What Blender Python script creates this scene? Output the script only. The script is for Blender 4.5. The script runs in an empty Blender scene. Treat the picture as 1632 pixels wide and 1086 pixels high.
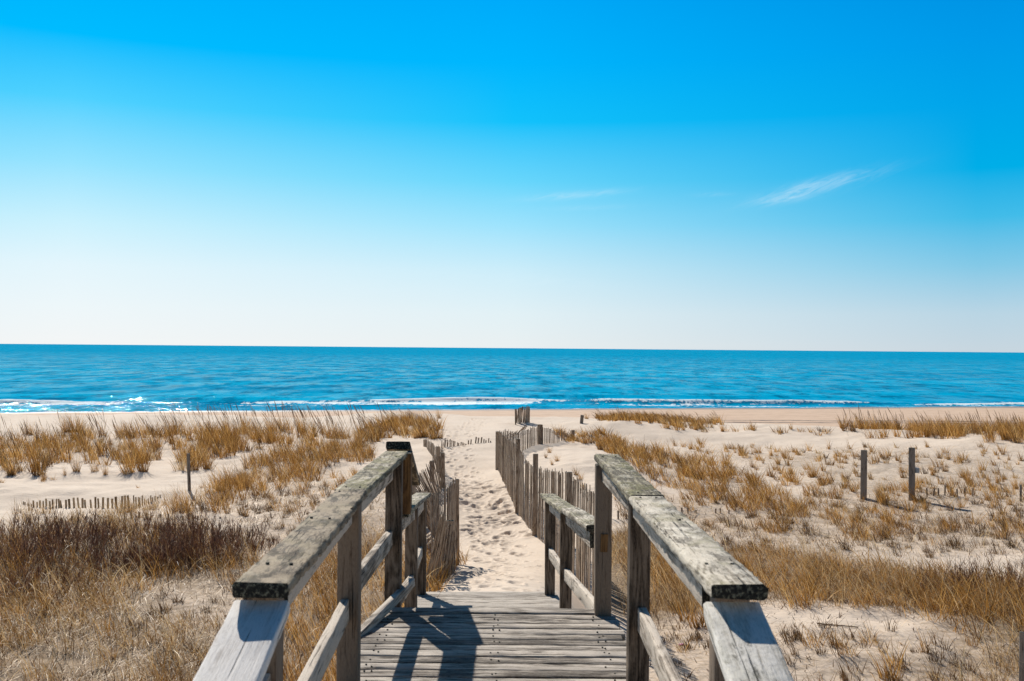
import bpy, math, random
import numpy as np
from mathutils import Vector, Matrix
random.seed(7); rng = np.random.default_rng(11)
R = math.radians
S = bpy.context.scene; COL = S.collection

# ------------------------------------------------------------------ camera
CAMZ = 7.0; FPX = 1587.0; ROLL = R(-0.49); PITCH = R(0.43)
cam = bpy.data.cameras.new('camera'); camo = bpy.data.objects.new('camera', cam); COL.objects.link(camo)
cam.sensor_width = 36; cam.lens = 36*FPX/1632; cam.clip_start = 0.05; cam.clip_end = 60000
M = Matrix.Rotation(R(90)+PITCH, 4, 'X') @ Matrix.Rotation(-ROLL, 4, 'Z')
camo.matrix_world = Matrix.Translation((0, 0, CAMZ)) @ M
cam.dof.use_dof = True; cam.dof.focus_distance = 17.0; cam.dof.aperture_fstop = 9.0
S.camera = camo
# ------------------------------------------------------------------ light
SUN_AZ = R(-24.5); SUN_EL = R(37.5)      # azimuth measured from +Y, negative = to the left
sl = bpy.data.lights.new('sun', 'SUN'); so = bpy.data.objects.new('sun', sl); COL.objects.link(so)
sl.energy = 5.0; sl.angle = R(0.5); sl.color = (1.0, 0.94, 0.86)
sd = Vector((math.sin(SUN_AZ)*math.cos(SUN_EL), math.cos(SUN_AZ)*math.cos(SUN_EL), math.sin(SUN_EL)))
so.rotation_euler = sd.to_track_quat('Z', 'Y').to_euler()
S.view_settings.view_transform = 'Standard'; S.view_settings.look = 'None'
S.view_settings.exposure = 0.3; S.view_settings.gamma = 1.0
W = bpy.data.worlds.new('World'); S.world = W; W.use_nodes = True

class NT:
    """tiny node helper"""
    def __init__(s, t): s.t = t; s.n = t.nodes; s.l = t.links
    def new(s, ty, **k):
        n = s.n.new(ty)
        for a, b in k.items(): setattr(n, a, b)
        return n
    def put(s, sock, v):
        if isinstance(v, bpy.types.NodeSocket): s.l.new(v, sock)
        else: sock.default_value = v
    def math(s, op, a, b=0.0, c=None, clamp=False):
        n = s.new('ShaderNodeMath', operation=op, use_clamp=clamp); s.put(n.inputs[0], a); s.put(n.inputs[1], b)
        if c is not None: s.put(n.inputs[2], c)
        return n.outputs[0]
    def vm(s, op, a, b=(0, 0, 0)):
        n = s.new('ShaderNodeVectorMath', operation=op); s.put(n.inputs[0], a); s.put(n.inputs[1], b)
        return n.outputs[1] if op in ('DOT_PRODUCT', 'LENGTH') else n.outputs[0]
    def noise(s, v, sc=1.0, det=4.0, ro=0.55, dist=0.0):
        n = s.new('ShaderNodeTexNoise'); s.put(n.inputs['Vector'], v); s.put(n.inputs['Scale'], sc)
        s.put(n.inputs['Detail'], det); s.put(n.inputs['Roughness'], ro); s.put(n.inputs['Distortion'], dist)
        return n.outputs['Fac']
    def ramp(s, f, stops, interp='LINEAR'):
        n = s.new('ShaderNodeValToRGB'); e = n.color_ramp.elements; n.color_ramp.interpolation = interp
        while len(e) < len(stops): e.new(0.5)
        for q, (p, c) in zip(e, stops):
            q.position = p; q.color = (c, c, c, 1) if not hasattr(c, '__len__') else (*c[:3], 1)
        s.put(n.inputs[0], f); return n.outputs[0]
    def mix(s, f, a, b, mode='MIX'):
        n = s.new('ShaderNodeMix', data_type='RGBA', blend_type=mode); s.put(n.inputs[0], f)
        s.put(n.inputs[6], (*a, 1) if isinstance(a, tuple) and len(a) == 3 else a)
        s.put(n.inputs[7], (*b, 1) if isinstance(b, tuple) and len(b) == 3 else b)
        return n.outputs[2]
    def sstep(s, v, a, b):
        n = s.new('ShaderNodeMapRange', interpolation_type='SMOOTHSTEP'); s.put(n.inputs[0], v)
        s.put(n.inputs[1], a); s.put(n.inputs[2], b); s.put(n.inputs[3], 0.0); s.put(n.inputs[4], 1.0)
        return n.outputs[0]
    def attr(s, name): return s.new('ShaderNodeAttribute', attribute_name=name)

# ---- sky: Nishita graded towards the deep azure of the photograph, thin cirrus in direction space
w = NT(W.node_tree)
for n in list(w.n): w.n.remove(n)
sky = w.new('ShaderNodeTexSky', sky_type='NISHITA', sun_disc=False, sun_elevation=SUN_EL, sun_rotation=SUN_AZ,
            altitude=0, air_density=1.0, dust_density=1.2, ozone_density=3.0)
geo = w.new('ShaderNodeTexCoord'); dirv = geo.outputs['Generated']
sep = w.new('ShaderNodeSeparateXYZ'); w.put(sep.inputs[0], dirv)
el = w.math('ARCSINE', sep.outputs[2]); az = w.math('ARCTAN2', sep.outputs[0], sep.outputs[1])
eld = w.math('MULTIPLY', el, 57.2958); azd = w.math('MULTIPLY', az, 57.2958)
def lin(c): return tuple(((v/255+0.055)/1.055)**2.4 if v > 10 else v/255/12.92 for v in c)
dz_ = w.math('ABSOLUTE', w.math('ADD', azd, 24.0)); dz_ = w.math('MINIMUM', dz_, w.math('SUBTRACT', 360.0, dz_))
ef = w.math('DIVIDE', eld, 25.0, clamp=True)
def col_ramp(st): return w.ramp(ef, [(e/25.0, lin(c)) for e, c in st])
rl_ = col_ramp([(0, (244, 246, 246)), (2.0, (238, 247, 250)), (4.2, (228, 246, 253)), (6.5, (202, 241, 254)), (9.5, (150, 227, 255)), (12.8, (80, 209, 255)), (16, (0, 188, 255)), (19.5, (0, 176, 252))])
rc_ = col_ramp([(0, (234, 240, 241)), (2.0, (226, 241, 246)), (4.5, (204, 237, 250)), (7, (158, 227, 253)), (9.5, (104, 214, 252)), (12.8, (18, 194, 252)), (16, (0, 182, 254)), (19.5, (0, 170, 250))])
rr_ = col_ramp([(0, (200, 214, 223)), (2.0, (186, 213, 228)), (4.5, (132, 201, 231)), (7, (66, 188, 233)), (9.5, (0, 174, 232)), (12.8, (0, 164, 234)), (16, (0, 154, 233)), (19.5, (0, 143, 226))])
gr_ = w.mix(w.math('DIVIDE', dz_, 24.0, clamp=True), rl_, rc_)
gr_ = w.mix(w.math('DIVIDE', w.math('SUBTRACT', dz_, 24.0), 25.0, clamp=True), gr_, rr_)
gr_ = w.vm('SCALE', gr_); w.put(gr_.node.inputs[3], w.math('MULTIPLY_ADD', w.sstep(dz_, 60.0, 130.0), -4.6, 8.12))
nis = w.mix(1.0, sky.outputs[0], (0.28, 0.36, 0.46), 'MULTIPLY')
grad = w.mix(w.sstep(eld, 20.0, 42.0), gr_, nis)
def cirrus(a0, e0, sx, sy, slope, seed, amp):
    da = w.math('SUBTRACT', azd, a0); de = w.math('SUBTRACT', w.math('SUBTRACT', eld, e0), w.math('MULTIPLY', da, slope))
    q = w.math('ADD', w.math('POWER', w.math('ABSOLUTE', w.math('DIVIDE', da, sx)), 2.0), w.math('POWER', w.math('ABSOLUTE', w.math('DIVIDE', de, sy)), 2.0))
    m = w.math('EXPONENT', w.math('MULTIPLY', q, -1.0))
    cb = w.new('ShaderNodeCombineXYZ'); w.put(cb.inputs[0], w.math('MULTIPLY', da, 0.55)); w.put(cb.inputs[1], w.math('ADD', w.math('MULTIPLY', de, 3.0), w.math('MULTIPLY', da, -0.5))); cb.inputs[2].default_value = seed
    n = w.sstep(w.noise(cb.outputs[0], 1.0, 6, 0.62, 0.9), 0.25, 0.80)
    return w.math('MULTIPLY', w.math('MULTIPLY', m, n), amp)
cl = cirrus(16.9, 8.95, 2.7, 0.38, 0.20, 3.1, 0.50)
cl = w.math('ADD', cl, cirrus(-10.0, 3.4, 9.0, 0.5, -0.03, 12.1, 0.10))
cl = w.math('ADD', cl, cirrus(1.0, 3.9, 6.0, 0.35, -0.06, 17.1, 0.12))
cl = w.math('ADD', cl, cirrus(4.5, 8.05, 2.0, 0.14, 0.02, 22.1, 0.14))
cl = w.math('ADD', cl, cirrus(15.2, 8.35, 1.3, 0.22, 0.10, 8.1, 0.34))
cl = w.math('ADD', cl, cirrus(3.6, 8.75, 2.6, 0.20, 0.075, 5.7, 0.30))
cl = w.math('ADD', cl, cirrus(11.4, 8.7, 1.0, 0.12, 0.0, 1.7, 0.14), clamp=True)
grad = w.mix(cl, grad, (6.6, 7.6, 8.1))
bg = w.new('ShaderNodeBackground'); w.put(bg.inputs[0], grad); bg.inputs[1].default_value = 0.10
wo = w.new('ShaderNodeOutputWorld'); w.l.new(bg.outputs[0], wo.inputs[0])

# ------------------------------------------------------------------ helpers
def link(o, parent=None):
    COL.objects.link(o)
    if parent: o.parent = parent
    return o
def tag(o, label=None, cat=None, group=None, kind=None):
    if label: o['label'] = label
    if cat: o['category'] = cat
    if group: o['group'] = group
    if kind: o['kind'] = kind
    return o
def empty(name, loc, label=None, cat=None, group=None):
    o = bpy.data.objects.new(name, None); o.empty_display_size = 0.2; o.location = loc
    link(o); return tag(o, label, cat, group)
def mesh_np(name, V, F, mat=None, parent=None, smooth=False, attrs=None, loops=None):
    """F: (n,4) int array (quads) or list of arrays of quads / tris"""
    me = bpy.data.meshes.new(name)
    Fs = F if isinstance(F, (list, tuple)) else [F]
    Fs = [np.asarray(f, dtype=np.int32) for f in Fs if len(f)]
    li = np.concatenate([f.ravel() for f in Fs]); tot = np.concatenate([np.full(len(f), f.shape[1], dtype=np.int32) for f in Fs])
    me.vertices.add(len(V)); me.vertices.foreach_set('co', np.asarray(V, dtype=np.float32).ravel())
    me.loops.add(len(li)); me.loops.foreach_set('vertex_index', li)
    me.polygons.add(len(tot)); st = np.zeros(len(tot), dtype=np.int32); st[1:] = np.cumsum(tot)[:-1]
    me.polygons.foreach_set('loop_start', st); me.polygons.foreach_set('loop_total', tot)
    if smooth: me.polygons.foreach_set('use_smooth', np.ones(len(tot), dtype=bool))
    for k, a in (attrs or {}).items():
        a = np.asarray(a, dtype=np.float32)
        if a.ndim == 1: at_ = me.attributes.new(k, 'FLOAT', 'POINT'); at_.data.foreach_set('value', a)
        else: at_ = me.attributes.new(k, 'FLOAT_VECTOR', 'POINT'); at_.data.foreach_set('vector', a.ravel())
    me.update(); me.validate()
    if mat: me.materials.append(mat)
    o = bpy.data.objects.new(name, me)
    return link(o, parent)

# ---- numpy value noise
def _h(ix, iy, s):
    n = (ix*374761393 + iy*668265263 + s*974634777) & 0xffffffff
    n = ((n ^ (n >> 13))*1274126177) & 0xffffffff
    return ((n ^ (n >> 16)) & 0xffff)/65535.0
def vnoise(x, y, s=0):
    x = np.asarray(x, float); y = np.asarray(y, float)
    ix = np.floor(x).astype(np.int64); iy = np.floor(y).astype(np.int64); fx = x-ix; fy = y-iy
    fx = fx*fx*(3-2*fx); fy = fy*fy*(3-2*fy)
    return ((_h(ix, iy, s)*(1-fx)+_h(ix+1, iy, s)*fx)*(1-fy)+(_h(ix, iy+1, s)*(1-fx)+_h(ix+1, iy+1, s)*fx)*fy)*2-1
def fbm(x, y, o=4, s=0):
    t = 0; a = 1.0; m = 0
    for i in range(o): t = t+a*vnoise(x*2**i+17.3*i, y*2**i-9.1*i, s+i); m += a; a *= 0.5
    return t/m
def ss(a, b, x): t = np.clip((x-a)/(b-a), 0, 1); return t*t*(3-2*t)
def gauss(x, y, cx, cy, sx, sy): return np.exp(-((x-cx)/sx)**2-((y-cy)/sy)**2)

# ------------------------------------------------------------------ terrain height
def shore(x): return 114+0.235*x
def path_x(y): return np.interp(y, [0, 8.9, 13, 17, 21, 26, 31, 38, 48], [-0.1, -0.22, -0.15, -0.15, -0.42, -1.15, -1.6, -1.5, -1.2])
def hgt(x, y):
    x = np.asarray(x, float); y = np.asarray(y, float)
    yc = 44+3.5*gauss(x, 0, -1, 0, 6, 1)-5.0*ss(6, 16, x)+2.0*fbm(x*0.12, 3.3, 2, 5)
    dune = 3.72+0.20*fbm(x*0.16, y*0.16, 3, 1)+0.09*fbm(x*0.55+5, y*0.55, 3, 2)*ss(4, 12, y)
    dune = dune+0.035*fbm(x*2.0, y*2.0, 2, 33)*(1-0.85*np.exp(-((x-path_x(y))/1.3)**4))
    # individual forms
    dune = dune+0.42*gauss(x, y, 2.3, 26.5, 1.7, 4.0)+0.35*gauss(x, y, 4.6, 40.5, 2.6, 2.6)+0.22*gauss(x, y, -7, 37, 6, 5)
    dune = dune+0.30*gauss(x, y, -1.2, 33, 2.4, 9)+0.25*gauss(x, y, -2.5, 21.5, 1.0, 3.5)+0.28*gauss(x, y, 19, 34, 6, 4)
    dune = dune-0.16*gauss(x, y, 9, 34, 5, 4)-0.10*gauss(x, y, -8.5, 20.5, 4, 1.5)
    # foredune falling to the beach
    beach = 1.15-1.15*(y-66)/(shore(x)-66)
    beach = np.where(y > shore(x), -0.05*(y-shore(x)), beach)+0.03*fbm(x*0.2, y*0.35, 2, 9)
    f = ss(0, 1, (y-yc)/18.0)
    z = dune*(1-f)+beach*f
    # causeway of sand that meets the end of the ramp
    px = path_x(y)
    top = np.interp(y, [5.5, 7.9, 8.75, 9.0, 11, 13.5, 17, 20], [3.6, 4.2, 4.66, 4.78, 4.44, 4.02, 3.74, 3.70])
    wd = np.interp(y, [8, 12, 17, 22], [1.15, 1.05, 1.1, 1.5])
    k = np.exp(-np.abs((x-px)/wd)**4)*(1-ss(17, 22, y))*ss(5.5, 7.5, y)
    z = np.where(top > z, z*(1-k)+(top+0.02*fbm(x*1.3, y*1.3, 2, 4))*k, z)
    # smooth trodden trough of the path further out
    k2 = np.exp(-((x-px)/0.85)**2)*ss(12, 17, y)*(1-ss(40, 46, y))
    z = z-0.10*k2
    return z
CM = camo.matrix_world.to_3x3()
def ray(px, py):
    v = CM @ Vector(((px-816)/FPX, -(py-543)/FPX, -1.0)); return v/v.y
def at(px, py, zo=0.0):
    """ground point seen at photo pixel"""
    r = ray(px, py); y = 5.0; last = 5.0
    while y < 140:
        if CAMZ+r.z*y <= float(hgt(r.x*y, y))+zo: break
        last = y; y *= 1.012
    a, b = last, y
    for _ in range(14):
        m = (a+b)/2
        if CAMZ+r.z*m <= float(hgt(r.x*m, m))+zo: b = m
        else: a = m
    return r.x*b, b
def pt(px, py, d): r = ray(px, py); return Vector((r.x*d, d, CAMZ+r.z*d))

# ------------------------------------------------------------------ materials
def new_mat(name):
    m = bpy.data.materials.new(name); m.use_nodes = True; t = NT(m.node_tree)
    for n in list(t.n): t.n.remove(n)
    out = t.new('ShaderNodeOutputMaterial'); p = t.new('ShaderNodeBsdfPrincipled'); t.l.new(p.outputs[0], out.inputs[0])
    return m, t, p, out
def bump(t, p, h, strength=0.5, dist=0.02):
    b = t.new('ShaderNodeBump'); b.inputs['Strength'].default_value = strength; b.inputs['Distance'].default_value = dist
    t.put(b.inputs['Height'], h); t.l.new(b.outputs[0], p.inputs['Normal']); return b

def wood_mat(name, dark, mid, light, lichen=0.0, white=0.0, grain=1.0, warm=0.0, bs=0.6, stain=0.0, endc=(0.035, 0.033, 0.028)):
    m, t, p, out = new_mat(name)
    wc = t.attr('wc').outputs['Vector']; rd = t.attr('rnd').outputs['Fac']; eg = t.attr('eg').outputs['Fac']
    g1 = t.noise(t.vm('MULTIPLY', wc, (1.6, 55*grain, 40*grain)), 1.0, 5, 0.62, 0.35)
    g2 = t.noise(t.vm('MULTIPLY', wc, (7.0, 190*grain, 150*grain)), 1.0, 4, 0.65, 0.15)
    g1 = t.math('ADD', t.math('MULTIPLY', g1, 0.5), t.math('MULTIPLY', g2, 0.5))
    # cathedral grain: rings bent by a slow noise
    sw = t.noise(t.vm('MULTIPLY', wc, (1.1, 5, 5)), 1.0, 2, 0.5)
    sp = t.new('ShaderNodeSeparateXYZ'); t.put(sp.inputs[0], wc)
    rings = t.math('SINE', t.math('ADD', t.math('MULTIPLY', sw, 85.0*grain), t.math('MULTIPLY', sp.outputs[1], 170*grain)))
    rings = t.math('MULTIPLY_ADD', rings, 0.5, 0.5)
    blot = t.noise(t.vm('MULTIPLY', wc, (3.5, 9, 9)), 1.0, 5, 0.6)
    fac = t.math('ADD', t.math('MULTIPLY', g1, 1.05), t.math('ADD', t.math('MULTIPLY', rings, 0.12), t.math('MULTIPLY', blot, 0.62)))
    fac = t.math('ADD', t.math('SUBTRACT', fac, 0.235), t.math('MULTIPLY', t.math('SUBTRACT', rd, 0.5), 0.20))
    c = t.ramp(fac, [(0.49, dark), (0.595, mid), (0.70, light)])
    mic = t.noise(t.vm('MULTIPLY', wc, (60, 330, 330)), 1.0, 3, 0.7)
    c = t.mix(t.math('MULTIPLY', t.sstep(mic, 0.40, 0.62), 0.30), c, light)
    c = t.mix(t.math('MULTIPLY', t.sstep(mic, 0.50, 0.34), 0.35), c, dark)
    if stain:
        sn = t.noise(t.vm('ADD', t.vm('MULTIPLY', wc, (5, 16, 16)), (3.0, 1.0, 2.0)), 1.0, 9, 0.74, 0.25)
        c = t.mix(t.math('MULTIPLY', t.sstep(sn, 0.47, 0.58), stain), c, (dark[0]*.8, dark[1]*.8, dark[2]*.8))
        c = t.mix(t.math('MULTIPLY', t.sstep(sn, 0.43, 0.36), stain*.8), c, light)
    # checks / cracks along the grain
    cr = t.noise(t.vm('MULTIPLY', wc, (2.2, 110, 90)), 1.0, 2, 0.5, 0.1)
    crk = t.sstep(cr, 0.35, 0.29)
    c = t.mix(t.math('MULTIPLY', crk, 0.85), c, (0.02, 0.017, 0.013))
    # knots
    vo = t.new('ShaderNodeTexVoronoi'); t.put(vo.inputs['Vector'], t.vm('MULTIPLY', wc, (2.6, 9.5, 9.5))); vo.inputs['Scale'].default_value = 1.0
    kn = t.sstep(vo.outputs['Distance'], 0.10, 0.04)
    kring = t.math('SINE', t.math('MULTIPLY', vo.outputs['Distance'], 75.0))
    near = t.sstep(vo.outputs['Distance'], 0.26, 0.09)
    c = t.mix(t.math('MULTIPLY', t.math('MULTIPLY', near, t.math('MULTIPLY_ADD', kring, 0.5, 0.5)), 0.45), c, dark)
    c = t.mix(t.math('MULTIPLY', kn, 0.8), c, (0.055, 0.04, 0.03))
    if warm: c = t.mix(t.math('MULTIPLY', t.sstep(t.noise(wc, 3.0, 3), 0.45, 0.7), warm), c, (0.20, 0.10, 0.035))
    hgtv = t.math('SUBTRACT', t.math('MULTIPLY', g1, 0.6), t.math('MULTIPLY', crk, 0.9))
    if lichen or white:
        nz = t.new('ShaderNodeNewGeometry'); s3 = t.new('ShaderNodeSeparateXYZ'); t.put(s3.inputs[0], nz.outputs['True Normal'])
        upf = t.sstep(s3.outputs[2], 0.15, 0.75)
        wv = t.vm('ADD', wc, (4.0, 2.0, 7.0))
        l1 = t.math('MULTIPLY', t.sstep(t.noise(wv, 5.0, 6, 0.7, 0.4), 0.46, 0.60), lichen)
        l1 = t.math('MULTIPLY', l1, upf)
        c = t.mix(l1, c, t.ramp(t.noise(wv, 60, 3), [(0.35, (0.075, 0.070, 0.022)), (0.65, (0.29, 0.265, 0.125))]))
        n2 = t.math('ADD', t.math('MULTIPLY', t.noise(wv, 9.0, 6, 0.65), 0.6), t.math('MULTIPLY', t.noise(wv, 45.0, 4, 0.6), 0.4))
        l2 = t.math('MULTIPLY', t.math('MULTIPLY', t.sstep(n2, 0.535, 0.575), white), upf)
        c = t.mix(l2, c, (0.66, 0.60, 0.49))
        l3 = t.math('MULTIPLY', t.math('MULTIPLY', t.sstep(t.noise(t.vm('MULTIPLY', wv, (0.45, 1, 1)), 16.0, 8, 0.78, 0.2), 0.54, 0.66), 0.8), upf)
        c = t.mix(l3, c, (0.045, 0.040, 0.024))
        hgtv = t.math('ADD', hgtv, t.math('MULTIPLY', n2, 0.55))
    ec = t.mix(t.sstep(t.noise(wc, 90, 5, 0.7), 0.48, 0.66), (endc[0]*.6, endc[1]*.6, endc[2]*.6), (endc[0]*6, endc[1]*6, endc[2]*5))
    c = t.mix(eg, c, ec)
    t.put(p.inputs['Base Color'], c); p.inputs['Roughness'].default_value = 0.85; p.inputs['Specular IOR Level'].default_value = 0.15
    bump(t, p, hgtv, min(1.0, bs*1.5), 0.008)
    return m
M_CAP = wood_mat('cap_wood', (0.022, 0.015, 0.009), (0.088, 0.062, 0.038), (0.33, 0.262, 0.18), lichen=0.18, white=0.10, stain=0.75)
M_CAPW = wood_mat('cap_wood_pale', (0.055, 0.042, 0.027), (0.25, 0.208, 0.150), (0.60, 0.53, 0.42), lichen=0.45, white=0.75, stain=0.6)
M_CAPM = wood_mat('cap_wood_mossy', (0.050, 0.040, 0.024), (0.20, 0.170, 0.108), (0.46, 0.40, 0.28), lichen=0.9, white=0.45, stain=0.5)
M_SLOPE = wood_mat('pale_wood', (0.36, 0.315, 0.265), (0.66, 0.60, 0.53), (0.80, 0.75, 0.68), grain=0.8, endc=(0.12, 0.11, 0.09))
M_SLOPEG = wood_mat('pale_wood_stained', (0.20, 0.175, 0.13), (0.56, 0.51, 0.43), (0.78, 0.73, 0.64), lichen=0.25, white=0.0, grain=0.8)
M_RAIL = wood_mat('rail_wood', (0.075, 0.057, 0.040), (0.28, 0.228, 0.175), (0.58, 0.50, 0.405))
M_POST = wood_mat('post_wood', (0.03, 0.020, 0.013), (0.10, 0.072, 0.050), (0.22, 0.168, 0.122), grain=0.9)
M_POSTB = wood_mat('post_wood_brown', (0.05, 0.025, 0.011), (0.14, 0.075, 0.028), (0.23, 0.13, 0.055), warm=0.4)
M_DECK = wood_mat('deck_wood', (0.06, 0.046, 0.033), (0.215, 0.18, 0.142), (0.44, 0.385, 0.32), grain=0.8, bs=0.8)
M_SLAT = wood_mat('slat_wood', (0.06, 0.036, 0.021), (0.21, 0.145, 0.095), (0.46, 0.355, 0.255), grain=1.0)
M_SLATT = wood_mat('slat_wood_tan', (0.10, 0.060, 0.030), (0.32, 0.21, 0.11), (0.55, 0.41, 0.26), grain=1.0)
M_STAKE = wood_mat('stake_wood', (0.05, 0.035, 0.024), (0.15, 0.115, 0.085), (0.31, 0.26, 0.21))

def simple_mat(name, col, rough=0.6, metal=0.0):
    m, t, p, out = new_mat(name)
    g = t.new('ShaderNodeNewGeometry'); n = t.noise(g.outputs['Position'], 40, 4)
    t.put(p.inputs['Base Color'], t.mix(n, tuple(c*0.6 for c in col), tuple(min(1, c*1.4) for c in col)))
    p.inputs['Roughness'].default_value = rough; p.inputs['Metallic'].default_value = metal; return m
M_WIRE = simple_mat('rusty_wire', (0.12, 0.085, 0.06), 0.6, 0.6)
M_NAIL = simple_mat('nail_steel', (0.07, 0.045, 0.035), 0.6, 0.5)
M_BOX = simple_mat('grey_metal', (0.30, 0.34, 0.38), 0.5, 0.4)
M_PINK = simple_mat('pink_plastic', (0.55, 0.12, 0.35), 0.4)

def grass_mat(name, c0, c1, c2, trans=0.28):
    m, t, p, out = new_mat(name)
    r = t.attr('rnd').outputs['Fac']; k = t.attr('hh').outputs['Fac']
    c = t.ramp(r, [(0.0, c0), (0.5, c1), (1.0, c2)])
    t.put(p.inputs['Base Color'], c); p.inputs['Roughness'].default_value = 0.5; p.inputs['Specular IOR Level'].default_value = 0.35
    tr = t.new('ShaderNodeBsdfTranslucent'); t.put(tr.inputs[0], c)
    mx = t.new('ShaderNodeMixShader'); mx.inputs[0].default_value = trans
    t.l.new(p.outputs[0], mx.inputs[1]); t.l.new(tr.outputs[0], mx.inputs[2]); t.l.new(mx.outputs[0], out.inputs[0])
    return m
M_GOLD = grass_mat('gold_grass', (0.085, 0.036, 0.008), (0.46, 0.222, 0.042), (0.86, 0.54, 0.19))
M_STRAW = grass_mat('straw_grass', (0.10, 0.050, 0.016), (0.45, 0.26, 0.09), (0.88, 0.66, 0.36))
M_BROWN = grass_mat('brown_stems', (0.045, 0.025, 0.012), (0.16, 0.085, 0.035), (0.38, 0.23, 0.10), 0.15)
M_TWIG = grass_mat('dark_twigs', (0.045, 0.020, 0.012), (0.18, 0.085, 0.050), (0.48, 0.27, 0.155), 0.05)

# sand
def sand_material(name):
    m, t, p, out = new_mat(name)
    g = t.new('ShaderNodeNewGeometry'); pos = g.outputs['Position']
    li = t.attr('litter').outputs['Fac']; wet = t.attr('wet').outputs['Fac']; be = t.attr('beach').outputs['Fac']
    n1 = t.noise(pos, 0.7, 4); n2 = t.noise(pos, 14, 5, 0.6); n3 = t.noise(pos, 160, 3, 0.6)
    c = t.mix(n1, (0.58, 0.465, 0.35), (0.68, 0.565, 0.445))
    c = t.mix(be, c, t.mix(t.sstep(t.noise(t.vm('MULTIPLY', pos, (0.5, 1.2, 1)), 1.0, 6, 0.7), 0.4, 0.7), (0.58, 0.41, 0.28), (0.44, 0.30, 0.20)))
    c = t.mix(t.math('MULTIPLY', t.sstep(n2, 0.35, 0.75), 0.25), c, (0.46, 0.37, 0.29))
    c = t.mix(t.math('MULTIPLY', t.sstep(n3, 0.60, 0.72), 0.35), c, (0.22, 0.17, 0.13))
    # plant litter lying in the sand
    ln = t.math('ADD', t.math('MULTIPLY', li, 0.75), t.math('MULTIPLY', t.noise(t.vm('MULTIPLY', pos, (5, 9, 5)), 1.0, 6, 0.75), 0.62))
    c = t.mix(t.math('MULTIPLY', t.sstep(ln, 0.50, 0.86), 0.85), c, t.mix(t.noise(pos, 50, 4, 0.7), (0.07, 0.045, 0.025), (0.34, 0.23, 0.12)))
    c = t.mix(wet, c, (0.27, 0.20, 0.14))
    t.put(p.inputs['Base Color'], c)
    t.put(p.inputs['Roughness'], t.math('MULTIPLY_ADD', wet, -0.5, 0.9)); p.inputs['Specular IOR Level'].default_value = 0.2
    rip = t.new('ShaderNodeTexWave', wave_type='BANDS', bands_direction='Y'); t.put(rip.inputs['Vector'], pos)
    rip.inputs['Scale'].default_value = 2.3; rip.inputs['Distortion'].default_value = 7.0; rip.inputs['Detail'].default_value = 3.0; rip.inputs['Detail Scale'].default_value = 1.4
    h = t.math('ADD', t.math('MULTIPLY', t.noise(pos, 9, 5, 0.6), 0.6), t.math('ADD', t.math('MULTIPLY', n3, 0.14), t.math('MULTIPLY', rip.outputs['Fac'], 0.10)))
    bump(t, p, h, 0.55, 0.05)
    return m
M_SAND = sand_material('sand')

# ------------------------------------------------------------------ boards
def board_arrays(L, wd, th, r=0.006, seg=0.09, warp=0.003, chips=0.0, rs=None):
    """board along +X from 0..L, width Y, thickness Z (top at +th/2). returns V,F,wc,eg"""
    rs = rs or random.Random(random.random())
    n = max(2, int(L/seg)+1); c = min(r, th*0.4, wd*0.4); a, b = wd/2, th/2; k = 0.3*c
    prof = []
    for sx, sy in ((1, -1), (1, 1), (-1, 1), (-1, -1)):
        pts = [(a, b-c), (a-k, b-k), (a-c, b)]
        pts = [(sx*u, sy*v) for u, v in pts]
        if sx*sy < 0: pts = pts[::-1]
        prof += pts
    prof = np.array(prof); m = len(prof)
    # order: corner (+,-) reversed gives (a-c,-b)->(a,-(b-c)); fine
    V = []; ph = [rs.uniform(0, 6.28) for _ in range(4)]
    for i in range(n):
        x = L*i/(n-1); dy = warp*math.sin(x*2.1+ph[0]); dz = warp*0.6*math.sin(x*1.7+ph[1])
        q = prof.copy()
        j = np.array([[rs.gauss(0, 1), rs.gauss(0, 1)] for _ in range(m)])*(0.0006+chips)
        q = q-np.abs(j)*np.sign(q)
        V.append(np.column_stack([np.full(m, x), q[:, 0]+dy, q[:, 1]+dz]))
    V = np.concatenate(V); F = []
    for i in range(n-1):
        for j in range(m): F.append((i*m+j, i*m+(j+1) % m, (i+1)*m+(j+1) % m, (i+1)*m+j))
    eg = np.zeros(len(V)); base = len(V)
    caps = []
    for x, i, fl in ((0, 0, 1), (L, n-1, 0)):
        ring = V[i*m:(i+1)*m].copy(); cen = ring.mean(0)
        r0 = ring.copy(); r1 = ring.copy(); r1[:, 1:] = cen[1:]+(ring[:, 1:]-cen[1:])*np.array([1-0.25*c*8/wd, 1-0.25*c*8/th*0.6]); e = -0.3*c if fl else 0.3*c
        r1[:, 0] += e; caps.append((r0, r1, fl, cen+np.array([e, 0, 0])))
    Vs = [V]; tri = []
    for r0, r1, fl, cen in caps:
        s = base; Vs += [r0, r1, cen[None]]; eg = np.concatenate([eg, np.ones(2*m+1)])
        for j in range(m):
            j2 = (j+1) % m; q = (s+j, s+j2, s+m+j2, s+m+j)
            F.append(q[::-1] if fl else q); tt = (s+m+j, s+m+j2, s+2*m); tri.append(tt[::-1] if fl else tt)
        base += 2*m+1
    V = np.concatenate(Vs)
    return V, np.array(F), np.array(tri), V.copy(), eg
def frame(p0, p1, up=(0, 0, 1), roll=0.0):
    p0 = Vector(p0); p1 = Vector(p1); X = (p1-p0).normalized(); U = Vector(up)
    if abs(X.dot(U)) > 0.99: U = Vector((0, 1, 0))
    Y = U.cross(X).normalized(); Z = X.cross(Y).normalized()
    Mx = Matrix((X, Y, Z)).transposed().to_4x4() @ Matrix.Rotation(roll, 4, 'X'); Mx.translation = p0
    return Mx, (p1-p0).length
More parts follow.
